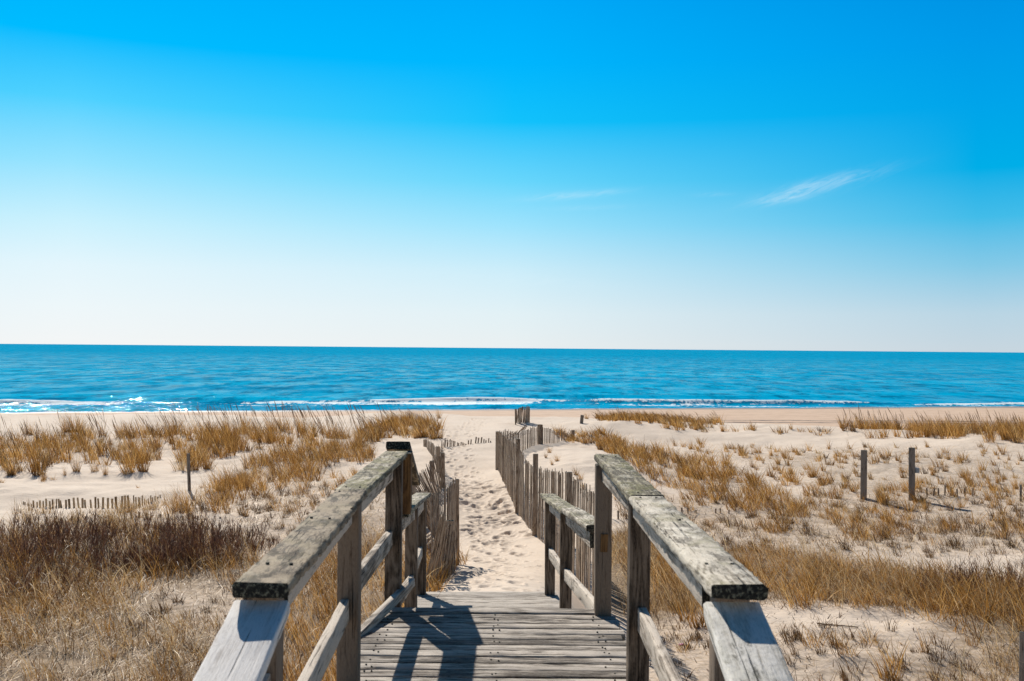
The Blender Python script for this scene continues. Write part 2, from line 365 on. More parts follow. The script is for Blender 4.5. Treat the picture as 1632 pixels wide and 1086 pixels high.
class Boards:
    """collects boards into one mesh"""
    def __init__(s): s.V = []; s.F = []; s.T = []; s.wc = []; s.eg = []; s.rn = []; s.n = 0
    def add(s, p0, p1, wd, th, up=(0, 0, 1), roll=0.0, shear=None, **k):
        Mx, L = frame(p0, p1, up, roll); V, F, T, wc, eg = board_arrays(L, wd, th, **k)
        if shear: V = V.copy(); V[:, 0] += shear*V[:, 2]
        A = np.array(Mx.to_3x3()); Vw = V @ A.T+np.array(Mx.translation)
        off = np.array([random.uniform(0, 90), random.uniform(0, 20), random.uniform(0, 20)])
        s.V.append(Vw); s.F.append(F+s.n); s.T.append(T+s.n); s.wc.append(wc+off); s.eg.append(eg); s.rn.append(np.full(len(V), random.random())); s.n += len(V)
        return s
    def build(s, name, mat, parent=None, origin=None):
        V = np.concatenate(s.V); o3 = np.array(origin if origin is not None else (0, 0, 0), float)
        if origin is None and parent is not None:
            inv = parent.matrix_world.inverted() if parent.type != 'EMPTY' else Matrix.Translation(-Vector(parent.location))
            V = V+np.array(inv.translation)
        elif origin is not None: V = V-o3
        o = mesh_np(name, V, [np.concatenate(s.F), np.concatenate(s.T)], mat, parent, False,
                    {'wc': np.concatenate(s.wc), 'eg': np.concatenate(s.eg), 'rnd': np.concatenate(s.rn)})
        if origin is not None: o.location = origin
        return o
def tube(p0s, rad, n=5):
    P = np.array(p0s, float); m = len(P); V = []; F = []
    for i in range(m):
        t = P[min(i+1, m-1)]-P[max(i-1, 0)]; t = t/(np.linalg.norm(t)+1e-9)
        u = np.cross(t, (0, 0, 1.0)); u = u/(np.linalg.norm(u)+1e-6) if np.linalg.norm(u) > 1e-3 else np.array((1.0, 0, 0)); v = np.cross(t, u)
        for j in range(n): a = 2*math.pi*j/n; V.append(P[i]+rad*(math.cos(a)*u+math.sin(a)*v))
    for i in range(m-1):
        for j in range(n): F.append((i*n+j, i*n+(j+1) % n, (i+1)*n+(j+1) % n, (i+1)*n+j))
    return np.array(V), np.array(F)
def tubes(name, lines, rad, mat, parent=None, n=4):
    Vs = []; Fs = []; k = 0; org = np.array(parent.location if parent else (0, 0, 0), float)
    for l in lines:
        V, F = tube(l, rad, n); Vs.append(V-org); Fs.append(F+k); k += len(V)
    return mesh_np(name, np.concatenate(Vs), np.concatenate(Fs), mat, parent)

# ================================================================== BOARDWALK
BW = empty('boardwalk', (-0.07, 5.0, 5.57), 'weathered grey wooden boardwalk with lichen covered handrails leading down to the sand path', 'boardwalk')
C = CAMZ
def B1(name, mat, p0, p1, wd, th, **k): return Boards().add(p0, p1, wd, th, **k).build(name, mat, BW)
DZ = C-1.43                                 # deck level
# upper deck planks
dk = Boards(); y = 2.36
while y < 5.36:
    pw = 0.089; j = random.uniform(-.012, .012); z = DZ-0.019+random.uniform(-.0025, .0025)
    dk.add((-0.735+j, y+pw/2, z), (0.575+j+random.uniform(-.01, .01), y+pw/2+random.uniform(-.003, .003), z+random.uniform(-.002, .002)), pw-0.002, 0.038, r=0.005, warp=0.0022, chips=0.0012, seg=0.05)
    for x in (-0.64, -0.615, -0.08, -0.055, 0.44, 0.465):
        if random.random() < .7:
            cx, cy = x+random.uniform(-.008, .008), y+0.045+random.uniform(-.02, .02)
            dk.add((cx, cy, z+0.012), (cx, cy, z+0.0225), 0.009, 0.009, up=(0, 1, 0), r=0.003, seg=1.0, warp=0); dk.eg[-1][:] = 1
    y += 0.0945
dk.add((-0.66, y+0.05, DZ-0.019), (0.46, y+0.05, DZ-0.015), 0.094, 0.040, r=0.005, warp=0.002)
dk.build('deck', M_DECK, BW)
DEND = y+0.098
# beams below the deck
bb = Boards()
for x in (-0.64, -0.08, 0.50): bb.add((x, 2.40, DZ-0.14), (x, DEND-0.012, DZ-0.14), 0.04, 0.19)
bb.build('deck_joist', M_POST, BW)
# steps from the deck down to the ramp
for k, (zz, yy) in enumerate(((DZ-0.17, DEND+0.10), (DZ-0.33, DEND+0.36))):
    t_ = Boards()
    for q in range(3): t_.add((-0.64, yy+q*0.092-0.05, zz), (0.46, yy+q*0.092-0.05, zz), 0.088, 0.038)
    t_.build('step', M_DECK, BW)
# ramp
RL = (-0.73, -0.79); RR = (0.50, 0.36); RY0 = DEND+0.63; RY1 = 8.95; RZ0 = C-1.92; RZ1 = C-2.19
rp = Boards(); n = int((RY1-RY0)/0.0945)
for i in range(n):
    f = (i+0.5)/n; y = RY0+(RY1-RY0)*f; z = RZ0+(RZ1-RZ0)*f-0.019
    rp.add((RL[0]+(RL[1]-RL[0])*f-.03, y-.02, z), (RR[0]+(RR[1]-RR[0])*f+.05, y+0.02, z+random.uniform(-.002, .002)), 0.088, 0.038, warp=0.002, chips=0.001)
rp.build('ramp_deck', M_DECK, BW)
bb = Boards()
for f0, f1 in (((-0.68), (-0.74)), (0.45, 0.31)):
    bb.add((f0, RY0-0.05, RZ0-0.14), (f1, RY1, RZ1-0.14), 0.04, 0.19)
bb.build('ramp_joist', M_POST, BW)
# near stairs down towards the viewer (below the frame)
for k in range(4):
    t_ = Boards()
    for q in range(3): t_.add((-0.66, 2.26-k*0.28-q*0.092, DZ-0.17*(k+1)), (0.58, 2.26-k*0.28-q*0.092, DZ-0.17*(k+1)), 0.088, 0.038)
    t_.build('step', M_DECK, BW)

def B1N(name, mat, p0, p1, wd, th, ys=(), **k):
    b_ = Boards().add(p0, p1, wd, th, **k)
    for yv in ys:
        f = (yv-p0[1])/(p1[1]-p0[1]); cx = p0[0]+(p1[0]-p0[0])*f; cz = p0[2]+(p1[2]-p0[2])*f+th/2
        for sx_ in (-.035, .03):
            jx, jy = random.uniform(-.008, .008), random.uniform(-.015, .015)
            b_.add((cx+sx_+jx, yv+jy, cz-0.012), (cx+sx_+jx, yv+jy, cz+0.0015), 0.010, 0.010, up=(0, 1, 0), r=0.003, seg=1.0, warp=0); b_.eg[-1][:] = 1
    return b_.build(name, mat, BW)
def post(x, y, ztop, zbot=None, s=0.089, mat=None, lean=0.0, up=(0, 1, 0)):
    zbot = zbot if zbot is not None else float(hgt(x, y))-0.3
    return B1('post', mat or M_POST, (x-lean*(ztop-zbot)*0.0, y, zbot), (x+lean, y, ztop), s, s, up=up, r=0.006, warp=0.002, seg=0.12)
# rail heights
ZC = C-0.60
# --- left rail: near bay bends slightly inward, far bay runs straight
LN = (-0.598, 2.39); LJ = (-0.674, 4.20); LF = (-0.668, 5.80)
RN = (0.540, 2.35); RJ = (0.540, 3.92); RF = (0.525, 5.55)
capt = 0.040
def xl(y): return LN[0]+(LJ[0]-LN[0])*(y-LN[1])/(LJ[1]-LN[1]) if y < LJ[1] else LJ[0]+(LF[0]-LJ[0])*(y-LJ[1])/(LF[1]-LJ[1])
def xr(y): return 0.54 if y < 3.92 else 0.54-0.015*(y-3.92)/1.63
# posts
post(-0.643, 2.60, C-0.626); post(xl(4.17), 4.17, C-0.643); post(-0.652, 5.56, C-0.644, lean=0.004)
post(0.574, 2.60, C-0.616); post(0.546, 4.24, C-0.628); post(0.507, 5.40, C-0.628, lean=-0.004)
# caps
B1N('rail_cap', M_CAP, (LN[0], LN[1], C-0.583), (LJ[0]+.002, LJ[1], C-0.622), 0.139, capt, ys=(2.62, 3.4, 4.13), r=0.009, chips=0.0028, seg=0.03)
B1N('rail_cap', M_CAPM, (LJ[0]-.002, LJ[1]+.006, C-0.620), (LF[0], LF[1], C-0.624), 0.141, capt, ys=(4.27, 5.5), r=0.008, chips=0.0024, seg=0.03)
B1N('rail_cap', M_CAPW, (RN[0]-.002, RN[1], C-0.571), (RJ[0]-.004, RJ[1], C-0.594), 0.139, capt, ys=(2.6, 3.3, 3.86), r=0.009, chips=0.0028, seg=0.03)
B1N('rail_cap', M_CAPM, (RJ[0]+.000, RJ[1]+.004, C-0.595), (RF[0]+.004, RF[1], C-0.602), 0.141, capt, ys=(4.0, 4.25, 5.4), r=0.008, chips=0.0024, seg=0.03)
# (each cap is fixed with pairs of nails over the posts, see B1N)
# boards on edge beneath the caps, between the posts
def edge_rail(x0, y0, x1, y1, z0, z1, hh=0.089, th=0.038, mat=None, name='rail'):
    B1(name, mat or M_RAIL, (x0, y0, z0-hh/2), (x1, y1, z1-hh/2), th, hh, r=0.004, warp=0.0015, chips=0.0006)
edge_rail(xl(2.655), 2.655, xl(4.12)+.0, 4.12, C-0.611, C-0.645)
edge_rail(xl(4.22), 4.222, -0.668, 5.51, C-0.645, C-0.646)
edge_rail(0.530, 2.655, 0.532, 4.19, C-0.600, C-0.618)
edge_rail(0.530, 4.29, 0.505, 5.35, C-0.618, C-0.624)
# middle rails
edge_rail(xl(2.655)-.02, 2.655, xl(4.12)-.01, 4.12, C-1.05, C-1.045, hh=0.094)
edge_rail(-0.680, 4.222, -0.668, 5.51, C-0.985, C-1.015, hh=0.094)
edge_rail(0.552, 2.655, 0.555, 4.19, C-1.085, C-1.085, hh=0.1)
# inner low board crossing the far left post on its way down to the ramp
edge_rail(-0.765, 4.86, -0.560, 5.70, C-1.412, C-1.318, hh=0.05, th=0.04, name='low_rail')
# near sloping handrails
def sloped(x, y0, z0, x1, y1, z1, mat):
    B1('stair_handrail', mat, (x1, y1, z1), (x, y0, z0), 0.139, 0.038, r=0.006, chips=0.0008, seg=0.05)
sloped(-0.606, 2.440, C-0.6385, -0.612, 1.30, C-0.966, M_SLOPE)
sloped(0.532, 2.405, C-0.6255, 0.535, 1.30, C-0.945, M_SLOPEG)
edge_rail(-0.625, 1.4, -0.625, 2.552, C-1.16, C-0.83, hh=0.089)
edge_rail(0.572, 1.4, 0.572, 2.552, C-1.17, C-0.85, hh=0.089)
post(-0.62, 1.42, C-0.955, s=0.085); post(0.545, 1.42, C-0.935, s=0.085)
# --- left: brown post, tall, with the start of the stair handrail lying on it
B1('post', M_POSTB, (-0.632, 5.83, C-0.965), (-0.630, 5.80, C-0.612), 0.10, 0.10, up=(0, 1, 0), r=0.004)
B1('wood_patch', M_POSTB, (0.505, 5.3545, C-1.09), (0.508, 5.3545, C-0.995), 0.040, 0.010, up=(0, 1, 0), r=0.003)
edge_cap = Boards().add((-0.665, 5.85, C-0.578), (-0.690, 6.85, C-0.93), 0.142, 0.048, r=0.008).build('stair_handrail', M_CAP, BW)
# ramp rails
LP = [(-0.722, 7.30), (-0.787, 8.80)]; RP = [(0.420, 7.55), (0.352, 8.80)]
def rz(y): return C-1.065-(1.345-1.065)*(y-5.85)/(9.1-5.85)
for x, y in LP+RP: post(x, y, rz(y)-0.022+(0.030 if (x < 0 and y < 8) else 0))
def rcap(x0, y0, x1, y1, dz=0.0, mat=M_CAPW): B1('rail_cap', mat, (x0, y0, rz(y0)+dz), (x1, y1, rz(y1)+dz), 0.14, capt, r=0.007, chips=0.001, seg=0.05)
rcap(0.510, 5.84, 0.437, 7.22, 0.012); rcap(0.432, 7.235, 0.338, 9.10, 0.0, M_CAPM)
B1('rail_cap', M_CAPM, (-0.672, 5.88, C-0.985), (-0.735, 7.40, C-1.155), 0.14, capt, r=0.007, chips=0.001, seg=0.05); B1('rail_cap', M_CAPW, (-0.737, 7.41, C-1.162), (-0.800, 9.10, rz(9.1)), 0.14, capt, r=0.007, chips=0.001, seg=0.05)
edge_rail(0.49, 5.9, 0.43, 7.49, rz(5.9)-.022, rz(7.49)-.022); edge_rail(0.41, 7.6, 0.355, 8.75, rz(7.6)-.022, rz(8.75)-.022)
edge_rail(-0.66, 5.92, -0.715, 7.24, C-1.01, C-1.165); edge_rail(-0.73, 7.36, -0.78, 8.75, rz(7.36)-.022, rz(8.75)-.022)
edge_rail(0.500, 5.60, 0.425, 7.49, C-1.44, C-1.655); edge_rail(0.405, 7.6, 0.355, 8.75, C-1.66, C-1.75)
edge_rail(-0.70, 5.90, -0.715, 7.24, C-1.50, C-1.655); edge_rail(-0.735, 7.36, -0.785, 8.75, C-1.66, C-1.75)
# ================================================================== SAND FENCES
def fence(name, pts, label, group=None, pitch=0.082, posts=(), slat_h=1.2, wires=True, lean_fn=None, gap=0.0, wid=0.033, jit=0.03, cat='sand fence', wirez=None, smat=None, tilt=0.0):
    smat = smat or M_SLAT
    """pts: list (x, y, top height above ground, lean sideways radians) ; posts: (x, y, ztop_above, size)"""
    g0 = (pts[0][0], pts[0][1], float(hgt(pts[0][0], pts[0][1])))
    E = empty(name, g0, label, cat, group)
    sl_ = Boards(); P = [np.array(p, float) for p in pts]; s_acc = 0.0; samples = []
    for a, b in zip(P[:-1], P[1:]):
        L = np.hypot(*(b-a)[:2]); n = max(1, int(L/pitch))
        for i in range(n):
            f = i/n; q = a+(b-a)*f; samples.append((q, (b-a)/L))
    tops = []
    for q, d in samples:
        x, y, h, ln = q; z = float(hgt(x, y)); nx, ny = d[1], -d[0]
        if random.random() < gap: continue
        hh = h+random.gauss(0, 0.028)
        if hh < 0.02: continue
        lx = nx*math.sin(ln); ly = ny*math.sin(ln); lz = math.cos(ln)
        t1 = random.gauss(tilt, jit); t2 = random.gauss(0, jit)
        base = Vector((x+random.gauss(0, .008), y+random.gauss(0, .008), z-0.12)); ax = Vector((lx+d[0]*t1, ly+d[1]*t1, lz+0)).normalized()
        top = base+ax*(hh+0.12)
        if not wires: sl_ = Boards()
        sl_.add(base, top, wid*random.uniform(.85, 1.1), 0.010, up=(nx+random.gauss(0, .15), ny, 0.05), r=0.002, seg=0.6, warp=0.001)
        if not wires: sl_.build('slat', smat, E)
        tops.append((np.array(base), np.array(ax), hh, nx, ny))
    if wires: sl_.build('slat_panel', smat, E)
    if wires and len(tops) > 3:
        lines = []
        for lev in (wirez or (0.15, 0.42, 0.68, 0.90)):
            ln_ = []
            for i, (b_, ax, hh, nx, ny) in enumerate(tops):
                zz = 0.12+max(0.03, hh-(1-lev)*1.15)
                if hh-(1-lev)*1.15 < 0.03: 
                    if len(ln_) > 2: lines.append(ln_)
                    ln_ = []; continue
                sgn = 1 if i % 2 else -1
                ln_.append(b_+ax*zz+np.array((nx, ny, 0))*0.008*sgn)
            if len(ln_) > 2: lines.append(ln_)
        if lines: tubes('wire', lines, 0.0018, M_WIRE, E, 4)
    for (x, y, h, s) in posts:
        z = float(hgt(x, y))
        Boards().add((x, y, z-0.3), (x+random.gauss(0, .015), y, z+h), s, s, up=(random.uniform(-.3, .3), 1, 0), r=0.012, seg=0.2, warp=0.004).build('fence_post', M_SLAT, E)
    return E
def G(px, py): x, y = at(px, py); return (x, y)
def topv(px, py_top, y):   # z at depth y for a pixel row
    return CAMZ+ray(px, py_top).z*y
def PP(px, pb, ptop, ln=0.0):
    x, y = at(px, pb); return (x, y, topv(px, ptop, y)-float(hgt(x, y)), ln)
def PD(px, d, ptop, ln=0.0):
    x = ray(px, ptop).x*d; return (x, d, topv(px, ptop, d)-float(hgt(x, d)), ln)
# right hand fence along the path
rf = [PD(962, 11.2, 800), PD(930, 13.0, 770), PD(908, 14.4, 757), PD(880, 16.3, 752), PD(853, 17.8, 746), PD(840, 19.0, 736), PD(825, 20.4, 712), PD(808, 23.2, 700), PD(794, 26.2, 690)]
rp_ = [PD(910, 14.3, 753), PD(853, 17.7, 724), PD(825, 20.3, 700), PD(793, 26.3, 688)]
fence('sand_fence', rf, 'long slatted sand fence on wire curving along the right side of the sand path', 'slatted sand fences on the dunes', pitch=0.053, wid=0.030, gap=0.04, jit=0.05,
      posts=[(x, y, h, s) for (x, y, h, _), s in zip(rp_, (0.075, 0.09, 0.085, 0.08))])
r2 = [PD(796, 26.4, 689), PD(824, 29, 691), PD(845, 31.2, 683), PD(861, 32.8, 681), PD(885, 34.0, 686), PD(912, 35.5, 693)]
fence('sand_fence', r2, 'slatted sand fence running behind the path fence with a thick dark post at its peak', 'slatted sand fences on the dunes', pitch=0.085,
      posts=[(*PD(861, 32.9, 677)[:3], 0.15), (*PD(912, 35.6, 686)[:3], 0.12)])
# far bundle
r3 = [PD(823, 40.0, 652), PD(830, 40.3, 650), PD(838, 40.0, 649), PD(845, 41.0, 651)]
fence('sand_fence', r3, 'small dark bundle of fence slats standing where the path meets the beach', 'slatted sand fences on the dunes', pitch=0.05, jit=0.06, wid=0.05,
      posts=[(*PD(822, 39.6, 652)[:3], 0.05), (*PD(829, 39.8, 650)[:3], 0.07)])
r3b = [PD(806, 33.0, 689, .3), PD(820, 35.0, 684, .6), PD(834, 38.0, 676, .5)]
fence('sand_fence', r3b, 'half buried broken fence slats leaning between the two right hand fences and the far bundle', 'slatted sand fences on the dunes', pitch=0.10, jit=0.25, wires=False)
# left: near panel beside the ramp end
l1 = [PD(668, 9.9, 812, .22), PD(690, 10.9, 830, .15), PD(712, 12.3, 846, 0.1), PD(726, 13.0, 858, 0.0)]
fence('sand_fence', l1, 'low sagging panel of grey fence slats beside the left end of the ramp', 'slatted sand fences on the dunes', pitch=0.046, jit=0.085, wid=0.030,
      posts=[(*PD(720, 12.9, 830)[:3], 0.085)])
l2 = [PD(694, 11.6, 790, -.05), PD(712, 12.9, 776, 0), PD(728, 14.0, 766, 0.0)]
fence('sand_fence', l2, 'tall upright grey fence panel casting barred shadows onto the left edge of the path', 'slatted sand fences on the dunes', pitch=0.056, wid=0.032, gap=0.10,
      posts=[(*PD(731, 14.1, 764)[:3], 0.05)])
l3 = [PD(727, 14.4, 770, -0.30), PD(712, 16.2, 768, -0.55), PD(702, 18.4, 762, -0.75), PD(700, 20.8, 742, -0.35), PD(708, 22.5, 724, -0.1)]
fence('sand_fence', l3, 'collapsed slatted fence leaning left behind the boardwalk handrail', 'slatted sand fences on the dunes', pitch=0.042, jit=0.16, wid=0.032,
      posts=[(*PD(707, 22.3, 722)[:3], 0.09), (*PD(688, 22.6, 735)[:3], 0.10), (*PD(659, 17.0, 757)[:3], 0.07)])
l4 = [PD(706, 22.8, 722, 0), PD(700, 25.5, 716, 0.05), PD(690, 28, 709, 0), PD(677, 30.5, 701, 0)]
fence('sand_fence', l4, 'short run of dark fence slats ending in the smooth sand left of the path', 'slatted sand fences on the dunes', pitch=0.09,
      posts=[(*PD(678, 30.6, 701)[:3], 0.09), (*PD(698, 25.8, 712)[:3], 0.10)])
l5 = [PP(703, 714, 702), PP(722, 712, 703.5), PP(742, 709, 706.5), PP(750, 708, 701), PP(757, 707, 694.5), PP(770, 706, 699), PP(785, 705, 703.5)]
fence('sand_fence', l5, 'row of buried fence tips crossing the path with a small peak in the middle', 'slatted sand fences on the dunes', pitch=0.09, wires=False, jit=0.03, wid=0.048, tilt=0.12)
# buried fence in the left field
d0 = 20.6
l6 = [PD(20, 21.0, 802, 0), PD(55, 20.6, 800, 0), PD(100, 20.2, 795, 0), PD(165, 20.0, 792, 0), PD(215, 20.4, 793, 0), PD(250, 21.4, 789.5, 0), PD(273, 22.2, 788, 0)]
fence('sand_fence', l6, 'buried sand fence with short slat tops rising and falling in the left dune hollow', 'slatted sand fences on the dunes', pitch=0.088, jit=0.05, wires=False, smat=M_SLATT, wid=0.046, tilt=-0.08)
l7 = [PD(-12, 17.6, 830, 0), PD(60, 17.6, 823, 0), PD(150, 17.8, 824, 0), PD(245, 18.0, 816, 0), PD(360, 18.2, 826, 0)]
fence('sand_fence', l7, 'second buried fence row poking out of the dark shrubs on the left', 'slatted sand fences on the dunes', pitch=0.125, jit=0.05, wires=False, gap=0.3)
r8 = [PP(1076, 818, 808), PP(1120, 818, 811), PP(1180, 817, 808)]
fence('sand_fence', r8, 'row of low stubby fence tips on the sand right of the handrail', 'slatted sand fences on the dunes', pitch=0.13, jit=0.06, wires=False, gap=0.2)
r9 = [PP(1478, 792, 780), PP(1515, 790, 775), PP(1560, 792, 779)]
fence('sand_fence', r9, 'short row of fence tips in the grass right of the two wooden posts', 'slatted sand fences on the dunes', pitch=0.12, jit=0.06, wires=False, gap=0.15)
r10 = [PP(940, 826, 812), PP(985, 828, 814), PP(1010, 828, 816)]
fence('sand_fence', r10, 'few short slats standing behind the right hand deck post', 'slatted sand fences on the dunes', pitch=0.12, jit=0.08, wires=False, gap=0.2)

# lone posts and stakes
def lone(name, px, pb, ptop, s, label, cat, mat=M_STAKE, lean=0.0, group=None, up=(0.5, 1, 0)):
    x, y = at(px, pb); z = float(hgt(x, y)); zt = topv(px, ptop, y)
    return Boards().add((x-lean*(zt-z), y, z-0.3), (x, y, zt), s, s, up=up, r=0.006, seg=0.15).build(name, mat, None, origin=(x, y, z)), (x, y, z, zt)
o, _ = lone('wooden_post', 1376.5, 795, 718, 0.125, '', 'post'); tag(o, 'square grey wooden post standing alone in the dune grass, left one of a pair', 'post', 'wooden posts in the right dunes')
x, y, z, zt = _
x2, y2 = at(1453, 797); z2 = float(hgt(x2, y2)); zt2 = topv(1453, 714, y2)
E = empty('wooden_post', (x2, y2, z2), 'taller grey wooden post with a small metal box on its right side', 'post', 'wooden posts in the right dunes')
Boards().add((x2, y2, z2-0.3), (x2, y2, zt2), 0.125, 0.125, up=(0.5, 1, 0), r=0.006, seg=0.15).build('shaft', M_STAKE, E)
bx = Boards(); zb = topv(1460, 750, y2); bx.add((x2+0.115, y2, zb-0.055), (x2+0.115, y2, zb+0.055), 0.09, 0.05, up=(0, 1, 0), r=0.004); bx.build('metal_box', M_BOX, E)
o, _ = lone('wooden_stake', 299.5, 782, 723, 0.055, '', 'stake', lean=-0.05); tag(o, 'thin leaning wooden stake alone on the left sand', 'stake')
o, _ = lone('wooden_stake', 1627, 800, 773, 0.045, '', 'stake'); tag(o, 'thin dark stake at the right edge of the dunes', 'stake')
o, _ = lone('driftwood_stump', 928, 675, 662, 0.11, '', 'stump', lean=0.2); tag(o, 'dark broken post stump beside a grass tuft on the far dune', 'stump')
o, _ = lone('wooden_stake', 1629, 1120, 1008, 0.055, '', 'stake'); tag(o, 'reddish brown stake cut by the lower right frame edge', 'stake')

# ================================================================== TERRAIN MESH
zones = []   # filled below, needed for litter
def poly_world(pp): return np.array([at(*p) for p in pp])
def inside(P, x, y):
    c = np.zeros(np.shape(x), bool); n = len(P)
    for i in range(n):
        x1, y1 = P[i]; x2, y2 = P[(i+1) % n]
        if y1 == y2: continue
        cond = ((y1 > y) != (y2 > y)) & (x < (x2-x1)*(y-y1)/(y2-y1)+x1)
        c ^= cond
    return c
# name, polygon (photo pixels of the roots), tufts per m2, blades, height range, radius, droop, material, width
Z = [
 ('tall_left', [(-60, 702), (60, 700), (110, 696), (300, 690), (480, 684), (600, 690), (615, 700), (600, 712), (480, 712), (400, 722), (350, 716), (300, 712), (252, 722), (248, 748), (170, 745), (140, 738), (90, 742), (60, 756), (-60, 758)], 2.0, 46, (0.40, 0.80), 0.15, 0.45, 'gold', 0.0056),
 ('clump_stake', [(286, 735), (345, 700), (390, 715), (345, 735), (325, 752), (290, 752)], 4.0, 50, (0.5, 0.8), 0.16, 0.4, 'gold', 0.0055),
 ('diag_left', [(470, 716), (600, 706), (600, 735), (520, 752), (470, 772), (420, 795), (350, 820), (290, 832), (262, 820), (320, 790), (380, 768), (400, 735)], 4.2, 46, (0.35, 0.65), 0.15, 0.8, 'gold', 0.0048),
 ('hollow', [(30, 812), (150, 822), (270, 802), (300, 826), (200, 850), (60, 846), (20, 830)], 4.0, 40, (0.22, 0.42), 0.12, 0.6, 'straw', 0.0042),
 ('shrub_gold', [(-40, 850), (120, 840), (330, 842), (400, 860), (420, 930), (240, 945), (100, 975), (-40, 975)], 7.0, 40, (0.25, 0.6), 0.16, 1.1, 'gold', 0.0034),
 ('shrub_mix', [(-40, 860), (120, 846), (330, 850), (410, 880), (400, 925), (240, 925), (120, 955), (-40, 955)], 4.0, 36, (0.22, 0.5), 0.16, 0.9, 'brown', 0.0036),
 ('front_left', [(-80, 945), (180, 945), (240, 985), (380, 1000), (400, 1180), (-80, 1180)], 9.5, 44, (0.16, 0.44), 0.17, 1.4, 'straw', 0.0034),
 ('front_left2', [(-60, 950), (150, 950), (300, 1040), (380, 1180), (-60, 1180)], 3.2, 50, (0.25, 0.5), 0.16, 1.2, 'gold', 0.0034),
 ('under_left', [(395, 930), (480, 880), (560, 840), (640, 845), (700, 900), (690, 1000), (640, 1180), (400, 1180)], 9.0, 44, (0.3, 0.6), 0.15, 1.0, 'gold', 0.0036),
 ('scrub_left', [(380, 790), (520, 770), (620, 790), (620, 840), (500, 880), (420, 890), (340, 850)], 2.6, 22, (0.10, 0.25), 0.07, 0.4, 'brown', 0.005),
 ('mid_left', [(560, 690), (640, 668), (712, 680), (716, 697), (640, 702), (600, 706)], 2.2, 46, (0.35, 0.7), 0.18, 0.6, 'gold', 0.007),
 ('right_mound', [(884, 692), (930, 684), (985, 698), (1000, 712), (960, 716), (920, 708), (890, 706)], 3.2, 44, (0.25, 0.5), 0.18, 1.2, 'gold', 0.0065),
 ('right_band', [(960, 706), (1060, 718), (1140, 735), (1180, 752), (1270, 790), (1290, 818), (1240, 830), (1180, 812), (1120, 805), (1040, 765), (980, 738)], 3.4, 46, (0.35, 0.62), 0.16, 0.9, 'gold', 0.0052),
 ('crest_mid', [(950, 664), (1010, 660), (1095, 668), (1160, 680), (1150, 689), (1060, 688), (1040, 676), (960, 672)], 1.3, 40, (0.3, 0.6), 0.18, 0.7, 'gold', 0.008),
 ('crest_right', [(1330, 690), (1480, 688), (1560, 686), (1720, 684), (1720, 722), (1560, 706), (1520, 700), (1420, 700), (1340, 698)], 2.3, 50, (0.42, 0.78), 0.17, 0.5, 'gold', 0.0064),
 ('crest_far', [(1150, 682), (1330, 688), (1330, 696), (1240, 694), (1150, 690)], 1.0, 30, (0.2, 0.42), 0.14, 0.5, 'gold', 0.007),
 ('scrub_right', [(985, 800), (1180, 820), (1330, 812), (1500, 830), (1720, 800), (1720, 880), (1500, 892), (1350, 880), (1200, 870), (1060, 865), (990, 850)], 2.6, 34, (0.14, 0.38), 0.12, 0.9, 'brown', 0.0046),
 ('scrub_gold', [(1180, 800), (1330, 800), (1480, 830), (1640, 830), (1640, 870), (1480, 870), (1300, 862), (1180, 850)], 3.4, 44, (0.2, 0.46), 0.14, 1.2, 'gold', 0.0046),
 ('mat_right', [(985, 850), (1180, 872), (1300, 880), (1420, 900), (1560, 915), (1740, 930), (1740, 1010), (1560, 990), (1400, 975), (1250, 965), (1100, 972), (1000, 975)], 12.0, 46, (0.28, 0.55), 0.17, 1.35, 'gold', 0.0034),
 ('mat_right2', [(1250, 905), (1450, 915), (1740, 940), (1740, 1010), (1560, 985), (1400, 972), (1260, 962)], 4.0, 44, (0.35, 0.6), 0.17, 1.5, 'straw', 0.0034),
 ('under_right', [(940, 850), (1010, 850), (1090, 880), (1120, 985), (1040, 985), (985, 985), (945, 930)], 10.0, 44, (0.25, 0.5), 0.15, 1.3, 'straw', 0.0034),
 ('front_right', [(1020, 985), (1250, 992), (1450, 1000), (1740, 1020), (1740, 1180), (1020, 1180)], 3.2, 24, (0.08, 0.26), 0.07, 0.6, 'brown', 0.0042),
 ('corner_right', [(1540, 1010), (1740, 1000), (1740, 1180), (1380, 1180), (1440, 1080), (1560, 1060)], 4.5, 40, (0.2, 0.5), 0.16, 1.4, 'straw', 0.0034),
 ('sparse_left', [(180, 930), (420, 925), (400, 1010), (330, 1000), (230, 985)], 2.6, 26, (0.08, 0.26), 0.08, 0.9, 'brown', 0.0040),
 ('right_scatter', [(1060, 700), (1330, 712), (1660, 716), (1660, 800), (1480, 815), (1300, 800), (1190, 742)], 0.9, 40, (0.16, 0.42), 0.10, 0.5, 'gold', 0.0050),
 ('right_scatter2', [(1290, 770), (1500, 780), (1720, 770), (1720, 850), (1300, 850)], 1.6, 40, (0.2, 0.46), 0.12, 0.8, 'gold', 0.0046),
 ('right_gap', [(990, 760), (1080, 790), (1180, 812), (1180, 850), (1000, 840)], 2.2, 36, (0.14, 0.36), 0.10, 0.8, 'gold', 0.0044),
 ('left_gap', [(350, 770), (560, 745), (620, 770), (600, 830), (420, 870), (350, 830)], 1.2, 34, (0.14, 0.36), 0.09, 0.7, 'gold', 0.0044),
 ('edge_clump', [(1470, 955), (1740, 935), (1740, 1030), (1600, 1020), (1490, 1000)], 7.0, 60, (0.45, 0.85), 0.2, 1.4, 'gold', 0.0040),
 ('near_right', [(1050, 985), (1240, 990), (1380, 1010), (1740, 1030), (1740, 1180), (1080, 1180)], 1.7, 40, (0.12, 0.36), 0.10, 0.8, 'gold', 0.0036),
 ('fence_foot', [(686, 870), (738, 860), (752, 900), (745, 948), (690, 948)], 6.0, 36, (0.2, 0.45), 0.10, 0.6, 'gold', 0.0036),
]
ZP = [poly_world(z[1]) for z in Z]

